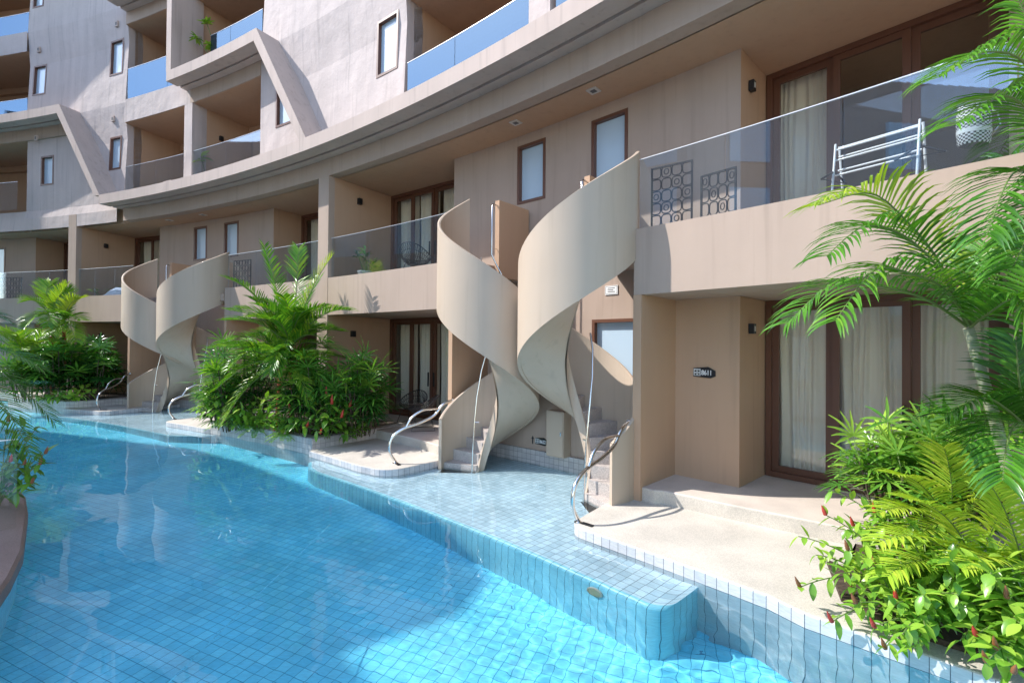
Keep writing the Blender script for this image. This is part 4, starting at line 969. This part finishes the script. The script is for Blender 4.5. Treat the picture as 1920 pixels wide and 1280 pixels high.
def ginger(label, base, tips, seed, leaf=.125, lw=.05, cone=.55, group='red flowered ginger plants', density=15, tint=.5, brown=.75, csz=1.0, extra=0, er=.45, eh=.5):
    """leafy leaning stems, each ending in a small cone-shaped flower"""
    rr = random.Random(seed); base = Vector(base); S = thing('ginger_plant', label, 'flowering plant', base, group); m = MB(); st = MB()
    nt = len(tips); tips = list(tips) + [base + Vector((rr.uniform(-er, er), rr.uniform(-er, er), rr.uniform(.25, 1) * eh)) for _ in range(extra)]
    for tp_i, tp in enumerate(tips):
        tp = Vector(tp); b0 = base + Vector((rr.uniform(-.12, .12), rr.uniform(-.12, .12), 0)); ctrl = b0.lerp(tp, .45) + UZ * (.22 * (tp - b0).length)
        pts = [bez(b0, ctrl, tp, k / 12) for k in range(13)]; st.tube(pts, .007, 5, 0, .5, .004); n = density; a = rr.uniform(0, 6)
        for k in range(n):
            t = .25 + .75 * (k + rr.uniform(-.2, .2)) / (n - 1); t = min(1, t); c = bez(b0, ctrl, tp, t); tg = (bez(b0, ctrl, tp, min(1, t + .03)) - bez(b0, ctrl, tp, t - .03)).normalized()
            a += 2.2 + rr.uniform(-.5, .5); s1 = tg.cross(UZ)
            if s1.length < .1: s1 = Vector((1, 0, 0))
            s1.normalize(); s2 = s1.cross(tg); d = (s1 * math.cos(a) + s2 * math.sin(a) + tg * .55 - UZ * .15).normalized()
            oval(m, c, d, UZ, leaf * rr.uniform(.65, 1.15), lw * rr.uniform(.8, 1.15), min(1, max(0, tint + rr.uniform(-.3, .35))), rr.uniform(.1, .4))
        if rr.random() < cone and tp_i < nt:
            tg = (tp - pts[-2]).normalized(); tg = (tg * .5 + UZ * 1.0).normalized(); f = MB(); L_ = rr.uniform(.07, .11) * csz; rows = []
            for j in range(9):
                u = j / 8; rad = .014 * csz * (1.0 if u < .3 else 1 - .9 * ((u - .3) / .7) ** 1.4) * (1 + .18 * (j % 2)); s1 = tg.cross(Vector((1, .3, 0))).normalized(); s2 = s1.cross(tg)
                rows.append([tp + tg * L_ * u + (s1 * math.cos(6.283 * k / 8) + s2 * math.sin(6.283 * k / 8)) * max(.001, rad) for k in range(8)])
            f.grid(rows, 0, .5, True, None, True); f.build('flower', M_CONEB if rr.random() < brown else M_CONE, S)
    st.build('stems', M_STEM, S); m.build('foliage', M_COSTUS, S); return S
GP = [M_PALM, M_STEM]; GY = [M_YPALM, M_STEM]

# ---- right foreground bed: areca palms leaning out of the bed by the glass door
Y0 = 3.85
A_ = lambda u, v, dy=0: AT(u, v, Y0 + dy)
kw = dict(nleaf=46, leaf=.40, wid=.027, droop=1.2, stem=.012, tint=.45, spread=.2, v=.5)
def AL(*q): return [A_(*x) for x in q]
fr = [(AL((1735, 560, -.1), (1640, 535, -.2), (1552, 540, -.3)), A_(1478, 605, -.4), dict(tint=.3)),
      (AL((1775, 545, -.2), (1715, 515, -.4), (1640, 506, -.55)), A_(1568, 600, -.75), dict(tint=.5)),
      (AL((1760, 490, 0), (1700, 415, -.05), (1632, 362, -.1)), A_(1535, 385, -.15), dict(tint=.7, leaf=.5)),
      (AL((1765, 510, -.2), (1692, 440, -.35), (1620, 425, -.5)), A_(1550, 480, -.7), dict(tint=.35)),
      (AL((1835, 480, .2), (1845, 410, .4)), A_(1770, 345, .8), dict(tint=.6, leaf=.42)),
      (AL((1830, 520, .1), (1855, 450, .2)), A_(1890, 300, .3), dict(tint=.3)),
      (AL((1850, 560, -.2), (1900, 470, -.3)), A_(1985, 430, -.4), dict(tint=.4)),
      (AL((1850, 590, -.3), (1910, 560, -.6)), A_(1960, 640, -.8), dict(tint=.35))]
palm('areca_palm', 'green areca palm with pale ringed trunk arching over the glass door beside sign 8611', AT(1925, 1010, Y0), A_(1816, 615), fr, GP, M_TRUNKG, (.045, .036), fr_kw=kw, seed=3, group='areca palms in the right bed')
c2 = A_(1995, 300, -.25); fr = [(AL((1930, 130, -.3), (1850, 98, -.45)), A_(1762, 145, -.6), dict(tint=.45)), (AL((1940, 220, -.4), (1880, 180, -.5)), A_(1790, 235, -.7), dict(tint=.35)), (AL((1960, 120, -.2)), A_(1890, -40, -.2), dict(tint=.4)),
      (AL((1940, 320, -.5), (1895, 330, -.7)), A_(1850, 440, -.9), dict(tint=.25)), (AL((1960, 370, -.6)), A_(1900, 500, -.9), dict(tint=.3)), (A_(2050, 250, 0), A_(2150, 330, 0), {}), (A_(2000, 150, .2), A_(2040, 0, .3), {})]
palm('areca_palm', 'tall areca palm at the right edge, fronds across the upper door', AT(2030, 1040, Y0 - .2), c2, fr, GP, M_TRUNKG, (.045, .036), fr_kw=dict(kw, leaf=.44), seed=4, group='areca palms in the right bed')
c3 = A_(1935, 815, -.3); fr = [(AL((1885, 765, -.45), (1840, 745, -.55)), A_(1775, 775, -.6), dict(tint=.1, droop=.9, leaf=.34)), (AL((1915, 740, -.5)), A_(1905, 640, -.6), dict(tint=.2)), (A_(1900, 560, -.3), A_(1870, 440, -.2), dict(tint=.4)), (A_(1950, 640, -.3), A_(2000, 760, -.4), dict(tint=.3)), (A_(1890, 750, -.7), A_(1880, 900, -1.0), dict(tint=.3)), (A_(1930, 520, -.5), A_(1960, 430, -.7), dict(tint=.5)), (A_(1850, 740, .2), A_(1800, 860, .3), dict(tint=.25))]
palm('areca_palm', 'dark areca palm low at the right edge, below the leaning trunk', AT(1960, 1100, Y0 - .3), c3, fr, GP, M_TRUNKG, (.035, .028), fr_kw=dict(kw, leaf=.36), seed=5, group='areca palms in the right bed')
yk = dict(nleaf=30, leaf=.27, wid=.027, droop=.5, stem=.007, tint=.55, spread=.2)
for (u, v, dy, fl, lab, sd) in ((1830, 1080, -.15, [(1740, 975, 1650, 1015), (1720, 1020, 1665, 1080), (1800, 950, 1700, 935), (1850, 985, 1815, 1100), (1870, 960, 1905, 900), (1890, 1010, 1945, 1060)], 'yellow green young palm low in front of the dark areca', 11),
                                (1790, 1010, .45, [(1720, 930, 1650, 960), (1740, 890, 1680, 890), (1790, 890, 1770, 840), (1830, 930, 1880, 900), (1760, 960, 1700, 1020)], 'yellow green young palm behind, beside the lady palm', 12),
                                (1925, 1110, -.35, [(1870, 1010, 1800, 1060), (1900, 960, 1850, 900), (1940, 950, 1990, 900), (1890, 1060, 1850, 1140)], 'yellow green young palm at the lower right corner', 13)):
    palm('young_palm', lab, AT(u, v + 40, Y0 + dy), AT(u, v, Y0 + dy), [(AT(a, b_, Y0 + dy - .1), AT(c, d, Y0 + dy - .25)) for a, b_, c, d in fl], GY, M_STEM, (.02, .015), fr_kw=yk, seed=sd, group='young palms in the right bed')
rhapis('bright green lady palm in front of the glass door beside sign 8611', AT(1690, 990, 4.75), .42, .85, 30, 21, .31, .75, wid=.033)
rhapis('taller green lady palm touching the door handles', AT(1800, 985, 4.9), .45, 1.0, 22, 22, .32, .55, wid=.033)
Yg = 3.55
T = lambda *q: [AT(u, v, y) for u, v, y in q]
ginger('light green ginger plant leaning left over the cream deck', AT(1690, 1120, 3.95), T((1497, 1005, 3.95), (1548, 965, 4.1), (1500, 1100, 3.8), (1590, 1030, 3.8), (1625, 985, 4.1), (1575, 1075, 3.7), (1640, 1060, 3.7), (1530, 1040, 4.0)), 31, extra=18, tint=.6)
ginger('light green ginger plant hanging over the pool edge', AT(1720, 1160, 3.55), T((1560, 1165, 3.5), (1605, 1130, 3.5), (1640, 1175, 3.35), (1595, 1100, 3.7), (1680, 1120, 3.4), (1715, 1215, 3.2), (1660, 1215, 3.3), (1760, 1130, 3.4)), 32, extra=20, tint=.55)
ginger('green ginger plant with red cones in the middle of the right bed', AT(1780, 1130, 3.6), T((1675, 1090, 3.5), (1722, 1095, 3.45), (1755, 1075, 3.5), (1795, 1100, 3.4), (1700, 1040, 3.8), (1830, 1130, 3.3), (1785, 1050, 3.7), (1745, 1150, 3.3)), 33, extra=24, tint=.45, brown=.3)
ginger('broad leaved ginger plant at the lower right corner', AT(1900, 1180, 3.2), T((1888, 1120, 3.0), (1868, 1215, 2.95), (1830, 1190, 3.05), (1915, 1170, 2.9), (1850, 1240, 2.9), (1900, 1260, 2.85), (1800, 1200, 3.1), (1935, 1230, 2.9)), 34, extra=20, leaf=.15, lw=.066, tint=.55)
ginger('green ginger plant behind, under the young palms', AT(1700, 1050, 4.3), T((1600, 985, 4.3), (1560, 920, 4.4), (1640, 960, 4.3), (1665, 1010, 4.1), (1610, 1050, 4.0)), 35, extra=20, tint=.5)

# ---- middle planter
Ym = 10.5
A_ = lambda u, v, dy=0: AT(u, v, Ym + dy)
kw = dict(nleaf=38, leaf=.40, wid=.036, droop=.5, stem=.015, tint=.5, spread=.28, v=.5, fwd=.85)
Am = lambda u, v, dy=0: A_(u, v + 42, dy)
fr = [(Am(500, 545, .1), Am(430, 540, -.2), {}), (Am(490, 500, 0), Am(425, 480, .2), {}), (Am(520, 500, .2), Am(495, 420, .4), {}), (Am(560, 470, 0), Am(560, 425, .2), {}), (Am(575, 500, .1), Am(622, 440, .2), dict(tint=.85)), (Am(600, 530, -.2), Am(655, 540, -.4), {}),
      (Am(600, 580, -.2), Am(668, 640, -.5), {}), (Am(480, 590, -.4), Am(430, 650, -.8), {}), (Am(540, 560, -.4), Am(520, 660, -.9), {}), (Am(590, 620, -.4), Am(620, 720, -.8), dict(tint=.3)), (Am(470, 640, .4), Am(420, 720, .5), {}), (Am(560, 540, .4), Am(600, 480, .8), {})]
fr += auto_fronds(Am(545, 600), 9, 1.45, random.Random(18), 58, 88, .15)
fr += auto_fronds(Am(545, 600), 12, 1.25, random.Random(8), 35, 85, .35)
palm('red_stem_palm', 'tall palm with reddish crown shaft rising in front of the balcony column', AT(545, 815, Ym), Am(545, 610), fr, GP, M_TRUNKR, (.05, .04), fr_kw=kw, shaft=(M_TRUNKR, .35), seed=41)
fr = [(A_(510, 610, -.3), A_(425, 640, -.5), {}), (A_(490, 650, -.4), A_(405, 730, -.7), {}), (A_(530, 620, -.6), A_(505, 700, -1.0), {}), (A_(560, 600, -.3), A_(610, 640, -.6), {}), (A_(520, 580, .1), A_(470, 560, .2), {}), (A_(550, 660, -.6), A_(580, 760, -.9), {}), (A_(470, 700, -.5), A_(420, 790, -.8), dict(tint=.6))]
fr += auto_fronds(A_(525, 680, -.1), 14, 1.3, random.Random(9), 25, 80, .4)
palm('red_stem_palm', 'shorter bushy palm in front of the tall reddish one', AT(515, 815, Ym - .1), A_(525, 690, -.1), fr, GP, M_TRUNKR, (.04, .035), fr_kw=kw, seed=42)
rhapis('dense lady palm at the left end of the middle planter', AT(450, 805, 11.2), .75, 1.95, 36, 43, .44, .55, wid=.043)
rhapis('dark lady palm beside the wire chairs', AT(672, 815, 10.35), .58, 1.6, 32, 44, .46, .5, wid=.043)
rhapis('middle lady palm in front of the palm trunks', AT(590, 815, 10.3), .62, 1.7, 30, 45, .44, .6, wid=.043)
rhapis('small pale lady palm by the far handrail', AT(412, 800, 11.5), .4, .95, 14, 46, .34, .75, wid=.05)
ginger('ginger plants with upright red flowers at the planter corner', AT(610, 822, 9.75), T((560, 782, 9.6), (578, 757, 9.7), (598, 750, 9.7), (612, 742, 9.8), (622, 757, 9.6), (640, 782, 9.6), (655, 762, 9.8), (590, 777, 9.5), (615, 782, 9.45), (632, 747, 9.9), (545, 767, 9.8), (670, 777, 9.8)), 47, leaf=.2, lw=.1, brown=0, density=10, tint=.4, csz=1.9)
ginger('low ginger plants spilling over the tiled planter front', AT(520, 815, 10.2), T((470, 780, 10.6), (490, 765, 10.4), (510, 785, 10.0), (535, 780, 9.9), (555, 795, 9.6), (575, 800, 9.5), (440, 770, 10.9), (520, 760, 10.2), (600, 812, 9.35)), 48, leaf=.2, lw=.09, brown=.3, density=10, tint=.5, cone=.4, csz=1.6)
ginger('leafy ginger plants below the chairs side of the planter', AT(660, 822, 10.0), T((650, 805, 9.8), (675, 802, 10.0), (695, 790, 10.2), (680, 770, 10.3), (640, 815, 9.6), (705, 780, 10.4)), 49, leaf=.2, lw=.09, density=10, tint=.35, cone=.25, csz=1.7)
def fern(label, c, n, ln, seed, tint=.6):
    rr = random.Random(seed); S = thing('fern', label, 'fern', c, 'ferns along the planter front'); m = MB(); c = Vector(c)
    for a, b_ in auto_fronds(c, n, ln, rr, 15, 65, .75): frond(m, c, a, b_, nleaf=20, leaf=.10, wid=.022, droop=.2, rr=rr, stem=.004, tint=tint, spread=.2, segs=2, fwd=.2)
    m.build('foliage', [M_COSTUS, M_STEM], S)
ginger('leafy green ginger plants filling the left half of the planter front', AT(455, 806, 10.9), T((420, 776, 11.2), (440, 766, 11.0), (460, 756, 10.9), (480, 751, 10.7), (500, 746, 10.5), (430, 786, 11.1), (455, 781, 10.8), (475, 776, 10.6), (495, 786, 10.4), (525, 776, 10.1), (405, 771, 11.4)), 50, leaf=.2, lw=.085, density=11, tint=.6, cone=.1, csz=1.6, extra=12, er=.8, eh=.6)
fern('pale fern at the left corner of the middle planter front', AT(428, 800, 11.1), 16, .42, 51); fern('pale fern hanging over the middle of the planter front', AT(480, 808, 10.65), 16, .42, 52); fern('yellowish fern near the planter corner', AT(535, 818, 10.05), 14, .38, 53, .8)

# ---- far planter on the left
Yf = 15.6
A_ = lambda u, v, dy=0: AT(u, v, Yf + dy)
kw = dict(nleaf=34, leaf=.50, wid=.042, droop=.35, stem=.016, tint=.6, spread=.16, v=.35)
fr = [(A_(70, 555, 0), A_(48, 565, -.2), {}), (A_(80, 540, .1), A_(95, 530, .3), {}), (A_(105, 560, 0), A_(125, 535, .1), dict(tint=.8)), (A_(110, 575, -.2), A_(130, 610, -.4), {}), (A_(75, 580, -.3), A_(50, 610, -.6), {}), (A_(95, 570, -.4), A_(90, 610, -.7), {})]
palm('red_stem_palm', 'far palm with bright red stem, left one of the two', AT(96, 745, Yf), A_(94, 592), fr, GP, M_TRUNKR, (.055, .045), fr_kw=kw, seed=61, group='far palms with red stems')
fr = [(A_(125, 565, 0), A_(148, 560, 0), dict(tint=.85)), (A_(130, 580, -.2), A_(152, 600, -.4), {}), (A_(115, 575, .1), A_(100, 560, .2), {}), (A_(120, 560, .2), A_(128, 540, .3), {}), (A_(112, 590, -.4), A_(102, 625, -.6), {}), (A_(132, 600, -.3), A_(142, 640, -.5), {})]
palm('red_stem_palm', 'far palm with red stem, right one of the two', AT(120, 745, Yf + .2), A_(119, 605), fr, GP, M_TRUNKR, (.055, .045), fr_kw=kw, seed=62, group='far palms with red stems')
fr = auto_fronds(A_(45, 655), 16, 1.6, random.Random(5), 20, 75, .6); palm('red_stem_palm', 'bushy far palm with arching fronds left of the red stems', AT(45, 745, Yf - .3), A_(45, 680, -.3), fr, GP, M_TRUNKB, (.05, .045), fr_kw=kw, seed=63)
rhapis('dark far lady palm at the right end of the far planter', AT(170, 748, 16.0), .75, 1.85, 28, 64, .45, .32, wid=.07)
rhapis('far lady palm in front of the red stems', AT(115, 750, 15.4), .65, 1.7, 24, 65, .44, .5, wid=.07)
rhapis('bright far lady palm on the left of the far planter', AT(55, 752, 15.5), .7, 1.75, 26, 66, .44, .65, wid=.07)
ginger('low bright green ginger plants along the far planter front', AT(130, 752, 15.0), T((100, 740, 14.9), (120, 735, 15), (140, 738, 14.9), (155, 742, 15.1), (175, 735, 15.3), (85, 745, 14.9), (110, 725, 15.2), (165, 725, 15.4), (60, 745, 15)), 67, leaf=.24, lw=.12, density=9, tint=.75, cone=.15, csz=1.8)

# ---- left foreground, on the island coping: drooping palm and ginger behind a glass fence
Yl = 5.6
A_ = lambda u, v, dy=0: AT(u, v, Yl + dy)
fr = [(A_(20, 690, .1), A_(100, 790, .2), {}), (A_(10, 640, 0), A_(75, 690, .1), {}), (A_(0, 720, -.2), A_(60, 860, -.3), {}), (A_(-60, 560, 0), A_(10, 600, .2), {}), (A_(-30, 740, .2), A_(40, 800, .4), {}), (A_(-150, 600, 0), A_(-220, 700, 0), {}), (A_(-100, 540, .3), A_(-120, 480, .4), {})]
palm('drooping_palm', 'dark drooping palm at the left edge in the foreground', (-7.6, 6.0, .1), A_(-90, 660), fr, GP, M_TRUNKG, (.045, .035), fr_kw=dict(nleaf=40, leaf=.30, wid=.018, droop=.6, stem=.008, tint=.25), seed=71)
ginger('dark ginger plant with red cones hanging over the left coping', (-6.55, 6.15, .12), T((45, 800, 6.0), (60, 830, 6.0), (25, 815, 5.9), (75, 870, 6.0), (20, 865, 5.85), (45, 870, 5.9), (60, 905, 5.9), (40, 925, 5.8), (85, 850, 6.1), (15, 790, 5.9), (70, 800, 6.2)), 72, leaf=.17, lw=.065, tint=.2, brown=.35, density=12, csz=1.2)
S = thing('glass_fence', 'clear glass fence panel standing on the brown coping at the left edge', 'glass fence', (-5.6, 4.9, .13))
p0 = AT(30, 1000, 5.35); p0.z = .13; p1 = Vector((-6.6, 4.2, .13)); u = (p1 - p0).normalized(); n = Vector((-u.y, u.x, 0)); L_ = (p1 - p0).length
m = MB(); m.box(p0, u * L_, n * .012, UZ * .98); m.build('pane', M_DOORGLASS, S); m = MB(); m.box(p0 - n * .003 + UZ * .981, u * L_, n * .018, UZ * .012); m.build('cap', M_CAP, S)

# ---- balcony plants
def pot_plant(label, c, h, n, leaf, lw, seed, tint=.7, pot=True):
    rr = random.Random(seed); c = Vector(c); S = thing('potted_plant', label, 'potted plant', c, 'potted plants on the balconies'); m = MB(); st = MB()
    for k in range(n):
        tp = c + Vector((rr.uniform(-.3, .3), rr.uniform(-.2, .2), h * rr.uniform(.65, 1.0))); st.tube([c, c.lerp(tp, .5) + Vector((.03, 0, 0)), tp], .012, 5, 0, .5, .007)
        for j in range(9): oval(m, tp - UZ * .02 * j, rnd_dir(rr, -10, 55), UZ, leaf * rr.uniform(.7, 1.1), lw, min(1, tint + rr.uniform(-.3, .25)), .3)
    st.build('stems', M_STEM, S); m.build('foliage', M_COSTUS, S)
    if pot:
        m = MB(); rows = [[c + Vector((r * math.cos(6.283 * k / 16), r * math.sin(6.283 * k / 16), z)) for k in range(16)] for z, r in ((0, .13), (.28, .17), (.30, .18), (.30, .155), (.26, .15))]
        m.grid(rows, 0, .5, True, None, True); m.face(rows[-1]); m.build('pot', plain('white_pot', (.6, .6, .58), .4), S)
def bal(phi, d, z): p = PT(phi, d, z); p.z = z; return p
S = thing('potted_plant', 'two rosettes of light green leaves on the upper balcony beside the vertical fin', 'potted plant', bal(63.15, .3, F4 + .02), 'potted plants on the balconies')
yb = PT(63.15, .3, 0).y; m = MB(); st = MB(); rr = random.Random(81); c = PT(63.15, .3, F4 + .02)
for (u, v) in ((370, 72), (388, 45), (392, 84), (402, 92)):
    tp = AT(u, v, yb); st.tube([c, c.lerp(tp, .5) + Vector((.08, 0, 0)), tp], .012, 5)
    for j in range(16): oval(m, tp, rnd_dir(rr, -25, 65), UZ, .26 * rr.uniform(.7, 1.1), .085, min(1, .75 + rr.uniform(-.3, .25)), .3)
st.build('stems', M_STEM, S); m.build('foliage', M_COSTUS, S); m = MB(); m.tube([c - UZ * .01, c + UZ * .28], .14, 14, 0, .5, .17); m.build('pot', plain('pale_pot', (.5, .48, .44), .5), S)
pot_plant('variegated green and yellow plant on the third floor balcony by the pier', bal(64.0, .35, F3 + .02), 1.25, 1, .34, .14, 82, .8)
pot_plant('slender plant behind the blue glass beside the upper pier', bal(48.4, .35, F3 + .02), 1.3, 4, .16, .05, 83, .6)
pot_plant('dark green plant inside the first floor glass above the tall palm', bal(54.9, .5, F2 + .02), .85, 4, .2, .06, 84, .3)
pot_plant('bright palm like plant inside the far first floor glass', bal(71.3, .35, F2 + .02), .55, 3, .22, .05, 85, .8, False)

# round inlet fitting on the ledge wall
p = PT(44.12, -2.022, -.27); n = pool_dir(44.12); ux = right_dir(44.12)
S = thing('pool_inlet', 'round tan inlet fitting on the front of the submerged ledge', 'pool fitting', p)
m = MB(); ring = lambda r, o: [p + ux * r * math.cos(6.2832 * k / 24) + UZ * r * math.sin(6.2832 * k / 24) + n * o for k in range(24)]
m.grid([ring(.085, 0), ring(.085, .012), ring(.07, .018)], 0, .5, False, None, True); m.build('rim', M_STAIR, S, recv=True)
m = MB(); m.face(ring(.07, .014)); m.build('grille', plain('tan_plastic', (.38, .30, .16), .5), S, recv=True)
